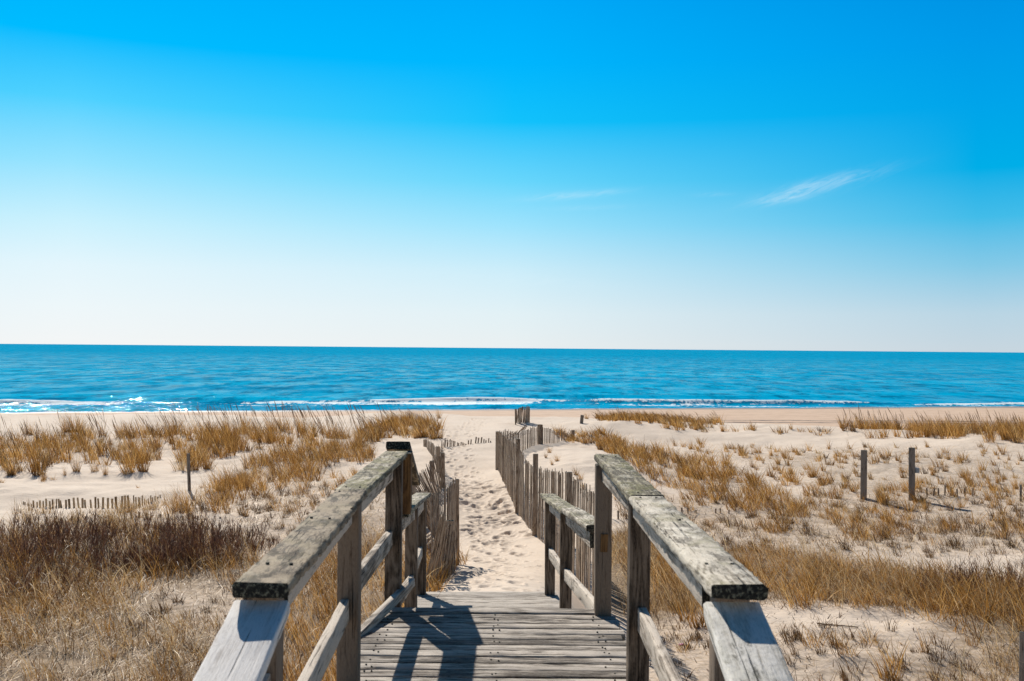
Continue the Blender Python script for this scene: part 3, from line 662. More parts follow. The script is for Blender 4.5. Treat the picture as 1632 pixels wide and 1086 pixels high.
def build_ground():
    rows = [-40, -25, -12, -4, 0, 2]; y = 3.0
    while y < 190:
        rows.append(y); y += max(0.028, (0.0022 if 8.5 < y < 34 else 0.005)*y)
    ys = np.array(rows); nx = 900; u = np.linspace(-1, 1, nx)
    sx = np.sinh(u*3.6)/np.sinh(3.6)
    half = 16+np.abs(ys)*1.25
    X = sx[None]*half[:, None]; Y = np.repeat(ys[:, None], nx, 1)
    Zg = hgt(X, Y)
    # footprints on the path
    fr = random.Random(5)
    def foot(cx, cy, ang, ln, wd, dp):
        i0, i1 = np.searchsorted(ys, [cy-.6, cy+.6])
        if i1 <= i0: return
        xs = X[i0:i1]; yy_ = Y[i0:i1]; m = (np.abs(xs-cx) < 0.6)
        dx = xs-cx; dy = yy_-cy; c_, s_ = math.cos(ang), math.sin(ang)
        a = (dx*s_+dy*c_)/ln; b = (dx*c_-dy*s_)/wd; q = a*a+b*b
        Zg[i0:i1] += np.where(m, -dp*np.exp(-q**1.5)+0.45*dp*np.exp(-((np.sqrt(q)-1.45)/0.35)**2), 0)
    for tr in range(5):
        y = 9.1+fr.uniform(0, .5); off = fr.uniform(-.42, .42); side = 1
        while y < 46:
            cx = float(path_x(y))+off*(1.0+0.2*(y > 20))+side*0.10+fr.gauss(0, .05)
            if fr.random() < 0.86: foot(cx, y, fr.gauss(0, .25), 0.145, 0.065, fr.uniform(0.014, 0.032)*(1.0 if y < 16 else 1.3))
            y += fr.uniform(.5, .75); side = -side
    for _ in range(60):     # deep blurred steps where the path climbs
        y = fr.uniform(17, 25); foot(float(path_x(y))+fr.gauss(-.05, .42), y, fr.gauss(.5, .3), fr.uniform(.14, .26), fr.uniform(.06, .10), fr.uniform(.018, .045))
    for _ in range(120):
        y = fr.uniform(9.2, 17); foot(float(path_x(y))+fr.gauss(.05, .3), y, fr.uniform(0, 3), .045, .035, fr.uniform(.008, .02))
    lit = np.zeros_like(X)
    wx = X+0.35*fbm(X*0.9, Y*0.9, 3, 60); wy = Y+0.35*fbm(X*0.9+9, Y*0.9, 3, 70)
    for z, P in zip(Z, ZP):
        lit = np.maximum(lit, inside(P, wx, wy)*{'straw': .85, 'gold': .7, 'brown': .7}[z[7]]*(1.0 if z[2] > 5 else 0.6))
    for ax, nb_ in ((0, 22), (1, 9), (0, 22), (1, 9)):
        cs = np.cumsum(np.concatenate([np.repeat(np.take(lit, [0], ax), nb_+1, ax), lit, np.repeat(np.take(lit, [-1], ax), nb_, ax)], ax), ax)
        n_ = cs.shape[ax]; lit = (np.take(cs, range(2*nb_+1, n_), ax)-np.take(cs, range(0, n_-2*nb_-1), ax))/(2*nb_+1)
    k = np.exp(-np.abs((X-path_x(Y))/1.0)**4)*(Y < 45)*(Y > 8); lit *= 1-k
    wet = ss(-7, -2, Y-shore(X)+1.5*fbm(X*.06, X*0+2, 2, 8))
    be = ss(52, 62, Y)
    n = len(ys); idx = (np.arange(n-1)[:, None]*nx+np.arange(nx-1)[None])
    F = np.stack([idx, idx+1, idx+nx+1, idx+nx], -1).reshape(-1, 4)
    V = np.stack([X, Y, Zg], -1).reshape(-1, 3)
    o = mesh_np('sand', V, F, M_SAND, None, True, {'litter': lit.ravel(), 'wet': wet.ravel(), 'beach': be.ravel()})
    o['kind'] = 'structure'
build_ground()
# far flanks of the same coast, so the ground reaches past the frame
# tyre tracks on the beach
def track(d, off, wd):
    V = []; F = []; n = 160
    for i in range(n):
        x = -110+220*i/(n-1); y = d+off+0.10*x*0+0.9*math.sin(x*.045)+0.3*math.sin(x*.21)
        for s_ in (-1, 1):
            yy_ = y+s_*wd*0.5*(1+.3*math.sin(x*1.7)); V.append((x, yy_, float(hgt(x, yy_))+0.012))
    for i in range(n-1): F.append((2*i, 2*i+2, 2*i+3, 2*i+1))
    return np.array(V), np.array(F)
m, t, p, out = new_mat('pressed_sand'); g_ = t.new('ShaderNodeNewGeometry')
t.put(p.inputs['Base Color'], t.mix(t.sstep(t.noise(g_.outputs['Position'], 0.9, 4, 0.7), 0.40, 0.60), (0.11, 0.075, 0.05), (0.36, 0.25, 0.17))); p.inputs['Roughness'].default_value = 0.9
for off in (0, 3.2):
    V, F = track(86.5, off, 1.0); o = mesh_np('tyre_track', V, F, m); tag(o, kind='structure')

# ================================================================== SEA
def build_sea():
    m, t, p, out = new_mat('sea_water')
    g = t.new('ShaderNodeNewGeometry'); pos = g.outputs['Position']; fo = t.attr('foam').outputs['Fac']; crest = t.attr('crest').outputs['Fac']
    a = t.noise(t.vm('MULTIPLY', pos, (0.10, 0.30, 0.1)), 1.0, 6, 0.62, 0.3)
    b = t.noise(t.vm('MULTIPLY', pos, (0.9, 2.2, 1)), 1.0, 4, 0.65)
    c3 = t.noise(t.vm('MULTIPLY', pos, (0.012, 0.05, 0.1)), 1.0, 5, 0.6)
    col = t.mix(t.sstep(c3, 0.35, 0.65), (0.0, 0.245, 0.44), (0.0, 0.345, 0.555))
    col = t.mix(t.math('MULTIPLY', crest, 0.8), col, (0.06, 0.16, 0.075))
    rip_shade = t.noise(t.vm('MULTIPLY', pos, (0.22, 0.075, 0.1)), 1.0, 9, 0.80, 0.3)
    col = t.mix(t.math('MULTIPLY', t.sstep(rip_shade, 0.53, 0.40), 0.85), col, (0.0, 0.12, 0.235))  # shaded sides of the chop painted into the water colour
    fn = t.noise(t.vm('MULTIPLY', pos, (1.5, 0.7, 2)), 1.0, 7, 0.75)
    fm = t.sstep(t.math('ADD', fo, t.math('MULTIPLY', t.math('SUBTRACT', fn, 0.5), 1.5)), 0.42, 0.62)
    col = t.mix(fm, col, (0.80, 0.88, 0.88))
    t.put(p.inputs['Base Color'], col)
    p.inputs['Roughness'].default_value = 0.6; p.inputs['Specular IOR Level'].default_value = 0.0
    h = t.math('ADD', t.math('MULTIPLY', a, 1.0), t.math('MULTIPLY', b, 0.09))
    nr_ = t.attr('near').outputs['Fac']; h = t.math('MULTIPLY', t.math('ADD', h, t.math('MULTIPLY', t.math('MULTIPLY', t.noise(pos, 1.6, 3, 0.6), nr_), 0.5)), t.math('MULTIPLY_ADD', nr_, 0.1, 0.4))
    bn = bump(t, p, h, 1.0, 0.42)
    gl = t.new('ShaderNodeBsdfGlossy'); gl.inputs['Roughness'].default_value = 0.06; gl.inputs['Color'].default_value = (0.70, 1.0, 0.96, 1); t.l.new(bn.outputs[0], gl.inputs['Normal'])
    st_ = t.noise(t.vm('MULTIPLY', pos, (0.11, 0.045, 0.1)), 1.0, 9, 0.80, 0.3)
    ps = t.new('ShaderNodeSeparateXYZ'); t.put(ps.inputs[0], pos); farf = t.sstep(ps.outputs[1], 1100.0, 150.0)
    rf = t.math('MULTIPLY', t.math('MULTIPLY', t.math('ADD', t.math('MULTIPLY', nr_, 0.0), t.math('MULTIPLY_ADD', t.sstep(st_, 0.46, 0.60), 0.30, 0.02)), t.math('MULTIPLY_ADD', farf, 0.85, 0.15)), t.math('SUBTRACT', 1.0, fm))
    mx = t.new('ShaderNodeMixShader'); t.put(mx.inputs[0], rf); t.l.new(p.outputs[0], mx.inputs[1]); t.l.new(gl.outputs[0], mx.inputs[2]); t.l.new(mx.outputs[0], out.inputs[0])
    # sea surface: fine rows by the shore, geometric spacing beyond
    s = [-6.0]
    while s[-1] < 45: s.append(s[-1]+0.16)
    while s[-1] < 45000: s.append(s[-1]*1.035+0.1)
    s = np.array(s); nx = 1000; u = np.linspace(-1, 1, nx)
    half = 110+np.maximum(s, 0)*1.1
    X = u[None]*half[:, None]; Sg = np.repeat(s[:, None], nx, 1)
    Y = 114+0.235*X*np.exp(-np.maximum(Sg, 0)/900)+Sg
    wob = 3.0*fbm(X*0.03, Sg*0+1, 3, 21); wob2 = 5*fbm(X*0.022, Sg*0+7, 2, 25)
    amp = 0.35+0.65*ss(-.15, .35, fbm(X*0.045+3, Sg*0+2, 2, 31)+0.35*ss(10, -35, X)-0.25*ss(20, 60, X))
    cc = 6.0+9.5*ss(38, -8, X)
    def breaker(c, wf, wb, A):
        q = Sg-c; return A*np.where(q < 0, np.exp(-(q/wf)**2), np.exp(-(q/wb)**2))
    z1 = breaker(cc+wob*ss(38, 0, X)+.3*wob, 0.9, 2.6, 0.62*amp)
    amp2 = np.clip(0.1+1.2*fbm(X*0.05+11, Sg*0+5, 2, 41), 0, 1)
    z2 = breaker(4.2+0.5*wob2, 0.6, 1.6, 0.30*amp2)
    z3 = breaker(27+wob2, 2.2, 4.5, 0.32*np.clip(0.4+fbm(X*.03, Sg*0, 2, 47), 0, 1))
    sw = 0.10*np.sin((Sg+2.0*fbm(X*.04, Sg*.05, 2, 51))*0.55)*ss(20, 40, Sg)*np.exp(-Sg/300)
    Zs = z1+z2+z3+sw+0.05*fbm(X*0.5, Sg*0.9, 3, 55)*(Sg < 60)
    nearv = np.exp(-(np.maximum(Sg-14, 0)/30)**2)*ss(-22, -46, X)
    Zs = Zs+0.105*fbm(X*1.25, Sg*1.5, 3, 77)*nearv*(0.6+0.8*fbm(X*.15, Sg*.2, 2, 79))
    lf = np.clip(0.85+fbm(X*0.05, Sg*0+9, 3, 61), 0.5, 1)*(0.78+0.22*ss(45, 5, X))
    q1 = Sg-(cc+wob*ss(38, 0, X)+.3*wob)
    foam = ss(0.4, -0.2, q1)*ss(-9.5, -3.5, q1-1.5*fbm(X*.15, Sg*.3, 2, 66))*(1-0.35*ss(20, 35, X))*(0.55+0.45*fbm(X*.12, Sg*.5, 3, 67)*2)*lf
    foam = np.maximum(foam, (0.62+0.2*ss(12, -10, X))*np.exp(-((q1+0.2)/0.9)**2)*ss(.25, .8, amp+.3*fbm(X*.2, Sg*0, 2, 68)))
    foam = np.maximum(foam, 0.8*np.exp(-((Sg-4.0-0.5*wob2)/0.8)**2)*amp2*1.3)
    foam = np.maximum(foam, 0.62*np.exp(-((Sg-0.2-0.6*fbm(X*.2, Sg*0, 2, 71))/0.30)**2))
    foam = np.maximum(foam, 0.25*ss(.1, .6, fbm(X*.25, Sg*.35, 3, 73))*(Sg < 16)*(Sg > 3)*lf)
    crest_ = np.exp(-((q1-0.5)/1.0)**2)*ss(.6, 1, amp)*(1-np.clip(foam*1.2, 0, 1))+np.exp(-((Sg-3.6-0.5*wob2)/0.5)**2)*amp2*0.6
    n = len(s); idx = (np.arange(n-1)[:, None]*nx+np.arange(nx-1)[None])
    F = np.stack([idx, idx+1, idx+nx+1, idx+nx], -1).reshape(-1, 4)
    o = mesh_np('sea', np.stack([X, Y, Zs], -1).reshape(-1, 3), F, m, None, True, {'foam': np.clip(foam, 0, 1).ravel(), 'crest': np.clip(crest_, 0, 1).ravel(), 'near': (np.exp(-(np.maximum(Sg-14, 0)/30)**2)*ss(-20, -44, X)).ravel()})
    o['kind'] = 'structure'
build_sea()

# ================================================================== GRASS
def blades(base, H, az, lean, curl, wd, rnd, K=4, fat=0.0):
    """ribbons; base (N,3); returns V,F,attrs"""
    N = len(base); t = np.linspace(0, 1, K)[None]              # (1,K)
    th = lean[:, None]+curl[:, None]*t**1.4                      # angle from vertical at t
    ds = 1.0/(K-1); dx = np.sin(th); dz = np.cos(th)
    cx = np.concatenate([np.zeros((N, 1)), np.cumsum((dx[:, 1:]+dx[:, :-1])/2*ds, 1)], 1)*H[:, None]
    cz = np.concatenate([np.zeros((N, 1)), np.cumsum((dz[:, 1:]+dz[:, :-1])/2*ds, 1)], 1)*H[:, None]
    P = np.stack([base[:, 0:1]+cx*np.sin(az)[:, None], base[:, 1:2]+cx*np.cos(az)[:, None], base[:, 2:3]+cz], -1)
    fa = rng.uniform(0, np.pi, N); side = np.stack([np.cos(fa), np.sin(fa)*0.5, np.zeros(N)], -1)
    prof = np.interp(np.linspace(0, 1, K), [0, .35, 1], [1.0, 0.85, 0.12]) if not fat else np.interp(np.linspace(0, 1, K), [0, .6, .7, .85, 1], [0.6, .6, fat, fat, .3])
    off = side[:, None]*(wd[:, None]*prof[None])[..., None]*0.5
    V = np.stack([P-off, P+off], 2).reshape(-1, 3)               # N*K*2
    b = (np.arange(N)*K*2)[:, None]+(np.arange(K-1)*2)[None]
    F = np.stack([b, b+1, b+3, b+2], -1).reshape(-1, 4)
    return V, F, np.repeat(rnd, K*2), np.tile(np.repeat(np.linspace(0, 1, K), 2), N)
class Grass:
    def __init__(s): s.d = []; s.n = 0
    def add(s, *a, **k):
        V, F, r, h = blades(*a, **k); s.d.append((V, F+s.n, r, h)); s.n += len(V)
    def build(s, name, mat, parent=None):
        V = np.concatenate([q[0] for q in s.d])
        return mesh_np(name, V, np.concatenate([q[1] for q in s.d]), mat, parent, False, {'rnd': np.concatenate([q[2] for q in s.d]), 'hh': np.concatenate([q[3] for q in s.d])})
WIND = R(-78)     # tops lean to the left in the photograph
def tuft_params(n, nb, hr, rad, droop, wd, tone):
    N = n*nb
    H = rng.uniform(hr[0]*0.5, hr[1], N); H = H*np.repeat(rng.uniform(.75, 1.15, n), nb)
    az = rng.uniform(0, 2*np.pi, N); rr = rad*np.sqrt(rng.uniform(0, 1, N))*np.repeat(rng.uniform(.5, 1.2, n), nb)
    ox = np.sin(az)*rr; oy = np.cos(az)*rr
    aw = az+rng.normal(0, .7, N); wsel = rng.uniform(0, 1, N) < 0.45
    aw = np.where(wsel, WIND+rng.normal(0, .5, N), aw)
    lean = np.abs(rng.normal(0.12, 0.14, N))+0.25*rr/rad; curl = np.abs(rng.normal(droop*0.7, droop*0.5, N))+0.05
    wdt = wd*rng.uniform(.6, 1.3, N)
    r = np.clip(rng.normal(.47, .31, N)+np.repeat(rng.normal(0, .13, n), nb)+tone, 0, 1)
    return H, aw, lean, curl, wdt, r, ox, oy
GR = {'gold': Grass(), 'straw': Grass(), 'brown': Grass()}
DM = 1.9
def scatter(P, dens, patch=0.35, seed=0):
    x0, y0 = P.min(0); x1, y1 = P.max(0); n = int((x1-x0)*(y1-y0)*dens*DM)
    x = rng.uniform(x0, x1, n); y = rng.uniform(y0, y1, n)
    k = inside(P, x+0.25*fbm(x, y, 2, 80), y+0.25*fbm(x+7, y, 2, 81))
    k &= (fbm(x*0.7, y*0.7, 3, 90+seed)+patch > rng.uniform(-.35, .25, n))
    # keep path, deck and ramp free
    k &= ~((np.abs(x-path_x(y)) < 0.80) & (y > 8.2) & (y < 48) & ~((x < -0.66) & (y < 15)))
    k &= ~((x > -0.82) & (x < 0.66) & (y < 9.0)) 
    return x[k], y[k]
for zi, (z, P) in enumerate(zip(Z, ZP)):
    nm, _, dens, nb, hr, rad, droop, kind, wd = z
    x, y = scatter(P, dens, {'crest_right': .05, 'tall_left': .22, 'mat_right': 0.12, 'under_right': .2, 'shrub_mix': .0, 'front_left': .2}.get(nm, 0.35), zi)
    if not len(x): continue
    nb = int(nb*(0.55 if dens > 6 else 0.8))
    H, az, lean, curl, wdt, r, ox, oy = tuft_params(len(x), nb, hr, rad, droop, wd, 0.0)
    bx_, by_ = np.repeat(x, nb)+ox, np.repeat(y, nb)+oy
    wdt = wdt*np.clip(by_/14, 1.0, 1.9)*np.where(by_ < 15, 2.0, 1.35)
    base = np.stack([bx_, by_, hgt(bx_, by_)-0.015], -1)
    if kind == 'gold':      # a fifth of the tufts are older, paler straw; a few are dark and dead
        q = np.repeat(rng.uniform(0, 1, len(x)), nb)
        for kk, mk in (('straw', q < .22), ('brown', (q >= .22) & (q < .31)), ('gold', q >= .31)):
            if mk.any(): GR[kk].add(base[mk], H[mk]*(1 if kk == 'gold' else .8), az[mk], lean[mk], curl[mk]*(1 if kk == 'gold' else 1.5), wdt[mk], r[mk])
    else: GR[kind].add(base, H, az, lean, curl, wdt, r)
# seed stalks over the tall grass
def stalks(P, dens, hr, lean=0.35, cr=0.35):
    x, y = scatter(P, dens, 0.6, 3); N = len(x)
    if not N: return
    base = np.stack([x, y, hgt(x, y)], -1)
    GR['brown'].add(base, rng.uniform(hr[0], hr[1], N), WIND+rng.normal(0, .25, N), np.abs(rng.normal(lean, .10, N)), rng.uniform(0, cr, N), rng.uniform(.010, .016, N), rng.uniform(.35, .75, N), K=7, fat=1.9)
ZN = {z[0]: P for z, P in zip(Z, ZP)}
stalks(ZN['tall_left'], 1.0, (0.75, 1.15)); stalks(ZN['mid_left'], 1.5, (.6, .95), .6, .9); stalks(ZN['crest_mid'], 1.2, (.5, .8), .5, .9); stalks(ZN['crest_right'], 0.9, (0.7, 1.1), .25)
stalks(poly_world([(240, 676), (600, 676), (640, 684), (560, 692), (240, 692)]), 1.5, (0.7, 1.1))
# short dark stems added as painted shade between blades of the dense zones
for zi, (z, P) in enumerate(zip(Z, ZP)):
    if z[2] >= 4.0:
        x, y = scatter(P, 50 if z[2] > 6 else 24, .35, zi); N = len(x)
        GR['brown'].add(np.stack([x, y, hgt(x, y)-.01], -1), rng.uniform(.06, .26, N), rng.uniform(0, 6.28, N), rng.uniform(0, .7, N), rng.uniform(0, .9, N), rng.uniform(.004, .008, N), rng.uniform(0, .75, N))
# straw lying about
def litter(P, dens, wd=0.003, L=(0.10, 0.45)):
    x, y = scatter(P, dens, 0.5, 5); N = len(x)
    base = np.stack([x, y, hgt(x, y)+rng.uniform(0.0, 0.05, N)], -1)
    GR['straw'].add(base, rng.uniform(*L, N), rng.uniform(0, 6.28, N), rng.uniform(1.25, 1.62, N), rng.uniform(-.25, .3, N), wd*1.7*rng.uniform(.6, 1.5, N)*np.clip(y/14, .8, 1.6), np.clip(rng.normal(.62, .3, N), 0, 1))
for i, z in enumerate(Z):
    dn = {'front_left': 260, 'shrub_mix': 90, 'mat_right': 130, 'front_right': 110, 'corner_right': 160, 'right_scatter': 22, 'tall_left': 14, 'right_band': 30, 'crest_right': 10, 'scrub_right': 80, 'scrub_left': 80, 'right_scatter2': 35, 'right_gap': 50, 'left_gap': 40, 'hollow': 60, 'under_left': 70, 'under_right': 90, 'sparse_left': 130, 'diag_left': 30}.get(z[0])
    if dn: litter(ZP[i], dn)
# long arching blades, highlights over the mats put in as pale colour
for nm_, dn_ in (('front_left', 12), ('shrub_gold', 7), ('mat_right', 13), ('corner_right', 7), ('under_left', 7), ('under_right', 8), ('scrub_right', 2), ('diag_left', 3)):
    x, y = scatter(ZN[nm_], dn_, .5, 6); N = len(x)
    GR['straw'].add(np.stack([x, y, hgt(x, y)], -1), rng.uniform(.3, .75, N), np.where(rng.uniform(0, 1, N) < .6, WIND+rng.normal(0, .7, N), rng.uniform(0, 6.28, N)), rng.uniform(.1, .9, N), rng.uniform(.5, 2.0, N), rng.uniform(.007, .012, N), rng.uniform(.75, 1.0, N), K=8)
x, y = scatter(poly_world([(960, 700), (1700, 705), (1740, 1180), (1000, 1180)]), 5, .6, 12); N = len(x)
GR['brown'].add(np.stack([x, y, hgt(x, y)+.004], -1), rng.uniform(.04, .28, N), rng.uniform(0, 6.28, N), rng.uniform(1.3, 1.57, N), rng.uniform(-.1, .1, N), rng.uniform(.006, .014, N), rng.uniform(0, .7, N))
# dark woody crumbs
x, y = scatter(poly_world([(330, 780), (620, 780), (700, 1180), (-80, 1180), (-80, 900), (330, 870)]), 26, .3, 9)
x2_, y2_ = scatter(poly_world([(980, 790), (1720, 790), (1740, 1180), (1000, 1180)]), 26, .3, 10)
x = np.concatenate([x, x2_]); y = np.concatenate([y, y2_]); N = len(x)
GR['brown'].add(np.stack([x, y, hgt(x, y)], -1), rng.uniform(.02, .10, N), rng.uniform(0, 6.28, N), rng.uniform(.2, 1.5, N), rng.uniform(0, .4, N), rng.uniform(.006, .016, N), rng.uniform(0, .6, N), K=3)
for k, nm, lb in (('gold', 'beach_grass', 'dense golden beach grass covering the dunes'), ('straw', 'dead_straw', 'pale dead straw matted over the sand'), ('brown', 'dry_scrub', 'dark brown dry stems and seed stalks, with dark stems added as shade, among the grass')):
    o = GR[k].build(nm, {'gold': M_GOLD, 'straw': M_STRAW, 'brown': M_BROWN}[k]); tag(o, lb, 'grass', kind='stuff')

# individual tussocks standing on bare sand
protos = []
def make_proto(i, nb, hr, rad, droop, mat, wd):
    H, az, lean, curl, wdt, r, ox, oy = tuft_params(1, nb, hr, rad, droop, wd, 0.0)
    V, F, rr, hh = blades(np.stack([ox, oy, np.full(nb, -0.02)], -1), H, az, lean, curl, wdt, r)
    # short darker blades at the foot
    n2 = nb//2; H2, az2, l2_, c2, w2, r2_, ox2, oy2 = tuft_params(1, n2, (0.05, 0.14), rad*.9, 0.5, wd*1.5, -0.35)
    V2, F2, rr2, hh2 = blades(np.stack([ox2, oy2, np.full(n2, -0.02)], -1), H2, az2, l2_, c2, w2, r2_*0.4)
    me = mesh_np('grass_tuft', np.concatenate([V, V2]), np.concatenate([F, F2+len(V)]), mat, None, False, {'rnd': np.concatenate([rr, rr2]), 'hh': np.concatenate([hh, hh2])})
    d = me.data; bpy.data.objects.remove(me); return d
for i in range(5): protos.append(make_proto(i, 90, (0.30, 0.55), 0.10, 0.5, M_GOLD, 0.0065))
small = [make_proto(i, 30, (0.12, 0.30), 0.05, 0.35, M_GOLD, 0.0055) for i in range(4)]
stub = [make_proto(i, 34, (0.06, 0.20), 0.07, 0.35, M_BROWN, 0.0065) for i in range(4)]
def place(meshes, pts, label, group, s=(0.8, 1.2)):
    for (px, py, *sc) in pts:
        x, y = at(px, py); o = bpy.data.objects.new('grass_tuft', random.choice(meshes)); k = random.uniform(*s)*(sc[0] if sc else 1)
        o.location = (x, y, float(hgt(x, y))); o.scale = (k, k, k*random.uniform(.85, 1.15)); o.rotation_euler = (0, 0, random.uniform(-.6, .6))
        link(o); tag(o, label, 'grass tuft', group)
place(protos, [(42, 692, 1.3), (50, 693, 1.1), (105, 689, 1.6), (118, 689, 1.8), (128, 690, 1.4)], 'tall grass tuft on the far left crest in front of the surf', 'tufts on the left dune crest')
place(protos, [(70, 765, .6), (122, 752, .9), (168, 757, .8), (310, 750, 1.5), (330, 748, 1.2), (20, 757, 1.5), (62, 757, 1.6), (228, 752, 1.6), (205, 753, 1.3), (152, 752, 1)], 'golden grass tuft at the sand edge of the tall left grass', 'tufts along the left grass edge')
place(small, [(69, 768), (85, 765), (104, 758), (200, 757), (220, 778, .5), (322, 778, .9), (4, 770), (480, 790), (520, 776), (560, 770), (500, 812), (455, 820), (540, 806), (575, 790), (430, 812), (600, 760, 1.3), (345, 690)], 'small thin grass tuft on bare sand in the left dunes', 'small tufts in the left dunes')
place(protos, [(690, 700, 1.3), (700, 699, 1.2), (680, 697, 1.1), (662, 699, 1.0), (655, 667, 1.2), (700, 667, 1.0)], 'rounded grass clump above the buried fence left of the path', 'grass clumps left of the path')
place(protos, [(876, 722, .55), (888, 735, .5), (880, 741, .5), (870, 730, .4), (918, 757, .6), (925, 765, .5), (930, 780, .6)], 'little orange grass tuft on the mound behind the path fence', 'tufts on the mound behind the path fence')
rightp = [(1180, 726, .8), (1172, 722, .6), (1165, 716, .6), (1205, 722, .8), (1230, 727, .9), (1272, 725, .9), (1330, 730, .6), (1362, 731, .6), (1415, 730, .7), (1462, 737, .9), (1498, 731, 1.), (1532, 738, .9), (1505, 752, .9),
          (1487, 758, 1.), (1440, 762, .9), (1441, 785, .8), (1410, 804, 2.0), (1402, 800, 1.5), (1545, 772, 1.1), (1535, 762, 1.), (1592, 732, .7), (1628, 735, .9), (1620, 780, 1.2), (1575, 798, 1.2), (1540, 765, .8), (1240, 740, .8), (1262, 755, 1.), (1295, 760, 1.2),
          (1100, 716, .8), (1128, 724, .7), (1345, 765, .8), (1230, 760, 1.1), (1200, 745, .8), (1365, 745, .4), (1095, 745, .7), (1470, 770, .6), (1520, 790, .9), (1590, 770, .8), (1610, 805, .9), (1475, 812, .7), (1335, 795, 1.1)]
place(protos, rightp, 'upright golden grass tuft on the open sand right of the handrail', 'tufts on the right hand sand', (.65, .95))
place(small, [(x+random.uniform(-40, 40), y+random.uniform(-9, 9)) for x, y, *_ in rightp*2 if x > 1120], 'sparse little grass sprig on the open sand to the right', 'sprigs on the right hand sand')
place(protos, [(1098, 668, 1.1), (1060, 666, 1.2), (1030, 664, 1.0), (985, 669, .9), (1090, 686, .9), (1110, 686, 1.), (1152, 688, .9), (1065, 683, 1.0), (935, 668, 1.)], 'windblown grass tuft on the far sand crest near the beach', 'tufts on the far crest')
place(stub, [(1140, 1000), (1098, 1035, 1.2), (1110, 1020), (1130, 1032), (1150, 1070), (1262, 1020, 1.3), (1275, 1020, 1.2), (1335, 1030, 1.3), (1252, 1012), (1310, 1042, .8), (1458, 1040, .8), (1395, 1023, .6), (1490, 1055, 1.2), (1065, 1022, 1.1), (1078, 1060), (1522, 1062, .9), (1440, 1068)],
      'dark stubby grass stump on the sand at lower right', 'stubby grass stumps at lower right')
place(small, [(1338, 1030, 1.4), (1430, 1060, 1.6), (1420, 1082, 1.6), (1120, 1000, 1.5), (1095, 990, 1.6), (1130, 992, 1.8), (1475, 1040, 1.2), (1110, 1000, 1.4)], 'tan upright grass sprig on the sand at lower right', 'tan sprigs at lower right', (1, 1.3))
place(stub, [(450+random.uniform(-70, 110), 800+random.uniform(0, 80), random.uniform(.7, 1.2)) for _ in range(46)], 'dark cut grass stub on the sand beyond the left handrail', 'grass stubs beyond the left handrail')
place(stub, [(random.uniform(1010, 1630), random.uniform(800, 880), random.uniform(.8, 1.4)) for _ in range(70)], 'dark cut grass stub among the scrub on the right', 'grass stubs in the right scrub')
place(stub, [(1570, 853, 1.2), (1508, 850), (1480, 880, 1.2), (1590, 860, 1), (1610, 870, 1)], 'spiky dark plant stub on the pale sand patch at right', 'stubs on the pale patch at right')
place(stub, [(215, 1000), (240, 985), (262, 975), (300, 985), (285, 960), (330, 975), (310, 1040, 1.2), (340, 960)], 'short brown grass stub in the pale hollow left of the handrail', 'stubs in the pale hollow')

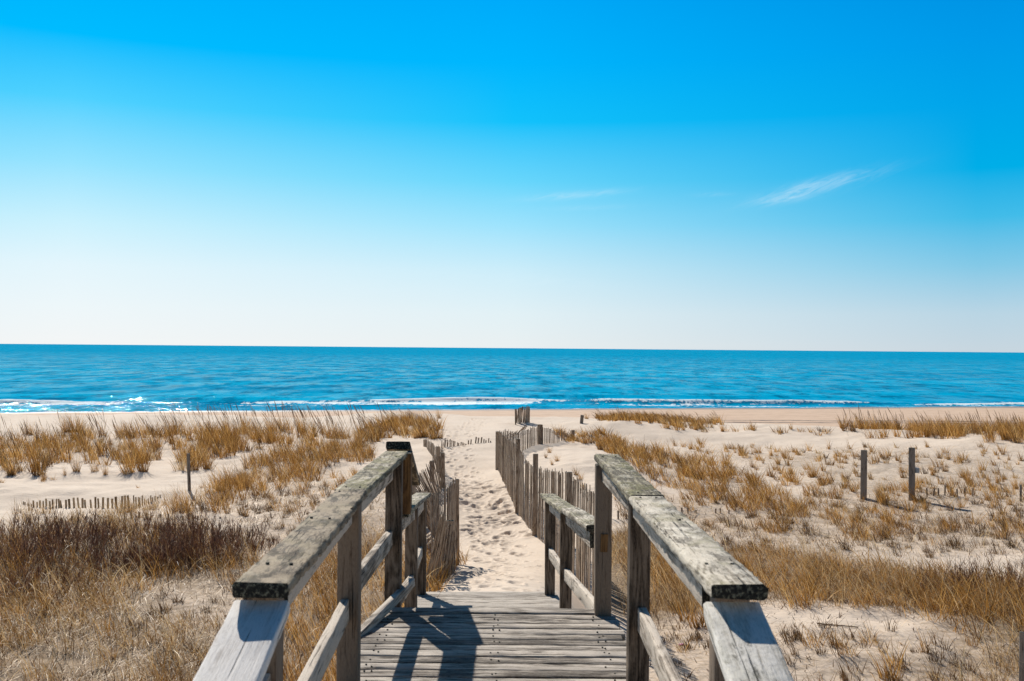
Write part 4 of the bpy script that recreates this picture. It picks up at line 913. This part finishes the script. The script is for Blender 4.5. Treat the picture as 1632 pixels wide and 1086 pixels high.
# shrubs: bare twiggy bushes on the left
def shrub(px, py, hgt_, rad, n, label):
    x0, y0 = at(px, py); z0 = float(hgt(x0, y0)); V0 = []; F0 = []; R0 = []; H0 = []; k = 0
    def seg(B, H, az, lean, curl, wd, r, K=4):
        nonlocal k
        V, F, rr, hh = blades(B, H, az, lean, curl, wd, r, K=K); V0.append(V); F0.append(F+k); R0.append(rr); H0.append(hh); k += len(V); return V
    ns = n//16; a = rng.uniform(0, 6.28, ns); rr = rad*np.sqrt(rng.uniform(0, 1, ns)); bx_ = x0+np.sin(a)*rr; by_ = y0+np.cos(a)*rr
    H = hgt_*rng.uniform(.35, 1.15, ns)*(1-0.55*(rr/rad)**2); az = a+rng.normal(0, .9, ns); ln = np.abs(rng.normal(.15, .38, ns)); cu = rng.normal(.25, .4, ns)
    V = seg(np.stack([bx_, by_, hgt(bx_, by_)-.02], -1), H, az, ln, cu, rng.uniform(.008, .017, ns), rng.uniform(0, .8, ns), 5)
    P = (V.reshape(ns, 5, 2, 3)).mean(2)
    for lev in range(2):
        m_ = ns*4 if lev == 0 else ns*4; i = rng.integers(0, len(P), m_); f = rng.uniform(.25, 1, m_)*(P.shape[1]-1.001); j = f.astype(int); fr_ = (f-j)[:, None]
        B = P[i, j]*(1-fr_)+P[i, j+1]*fr_
        V = seg(B, hgt_*rng.uniform(.12, .34, m_)*(1 if lev == 0 else .6), rng.uniform(0, 6.28, m_), rng.uniform(.15, .9, m_), rng.normal(-.2, .4, m_), rng.uniform(.006, .011, m_), rng.uniform(0, 1, m_), 4)
        P = V.reshape(m_, 4, 2, 3).mean(2)
    org = np.array((x0, y0, z0))
    o = mesh_np('bare_shrub', np.concatenate(V0)-org, np.concatenate(F0), M_TWIG, None, False, {'rnd': np.concatenate(R0), 'hh': np.concatenate(H0)})
    o.location = (x0, y0, z0); tag(o, label, 'shrub', 'bare shrubs in the left dunes')
shrub(20, 905, 0.70, 0.60, 3000, 'dark bare shrub at the left frame edge')
shrub(75, 945, 0.45, 0.50, 1700, 'low brown shrub rooted in the straw near the left edge')
shrub(118, 880, 0.72, 0.50, 2600, 'dense brown shrub third from the left edge above the straw')
shrub(185, 912, 0.55, 0.50, 2000, 'rounded brown shrub left of the shaded sand hollow')
shrub(250, 905, 0.62, 0.42, 2200, 'shrub overhanging the shaded sand hollow')
shrub(322, 898, 0.70, 0.60, 3000, 'large purplish bare shrub just left of the handrail end')
shrub(385, 872, 0.52, 0.5, 1800, 'small bare shrub on pale sand behind the handrail end')
shrub(50, 862, 0.50, 0.6, 1900, 'brown bare shrub in front of the second buried fence row')
shrub(215, 862, 0.48, 0.6, 1800, 'sparse bare shrub behind the shaded hollow')
shrub(300, 858, 0.55, 0.5, 1800, 'twiggy shrub standing behind the large purplish one')
shrub(1590, 945, 0.55, 0.6, 2200, 'tangled bare shrub in the leaning grass at the right edge')
shrub(1510, 950, 0.42, 0.4, 1500, 'dark twiggy shrub hidden in the right hand grass')
# pinkish scrap lying on the sand
x, y = at(1086, 1029); o = Boards().add((x-.03, y, 0.008), (x+.03, y+.01, 0.012), 0.035, 0.006, r=0.002).build('plastic_scrap', M_PINK, None, origin=(x, y, 0))
o.location.z = float(hgt(x, y)); tag(o, 'tiny pink plastic scrap lying on the sand beside the right rail', 'litter')
# lone stick
x, y = at(1302, 996); z = float(hgt(x, y)); x2, y2 = at(1368, 1002)
o = Boards().add((x, y, z+.01), (x2, y2, float(hgt(x2, y2))+.012), 0.016, 0.014, r=0.005, seg=.05, warp=.01).build('fallen_stick', M_POST, None, origin=(x, y, z))
tag(o, 'thin dark stick lying on the sand at lower right', 'stick')
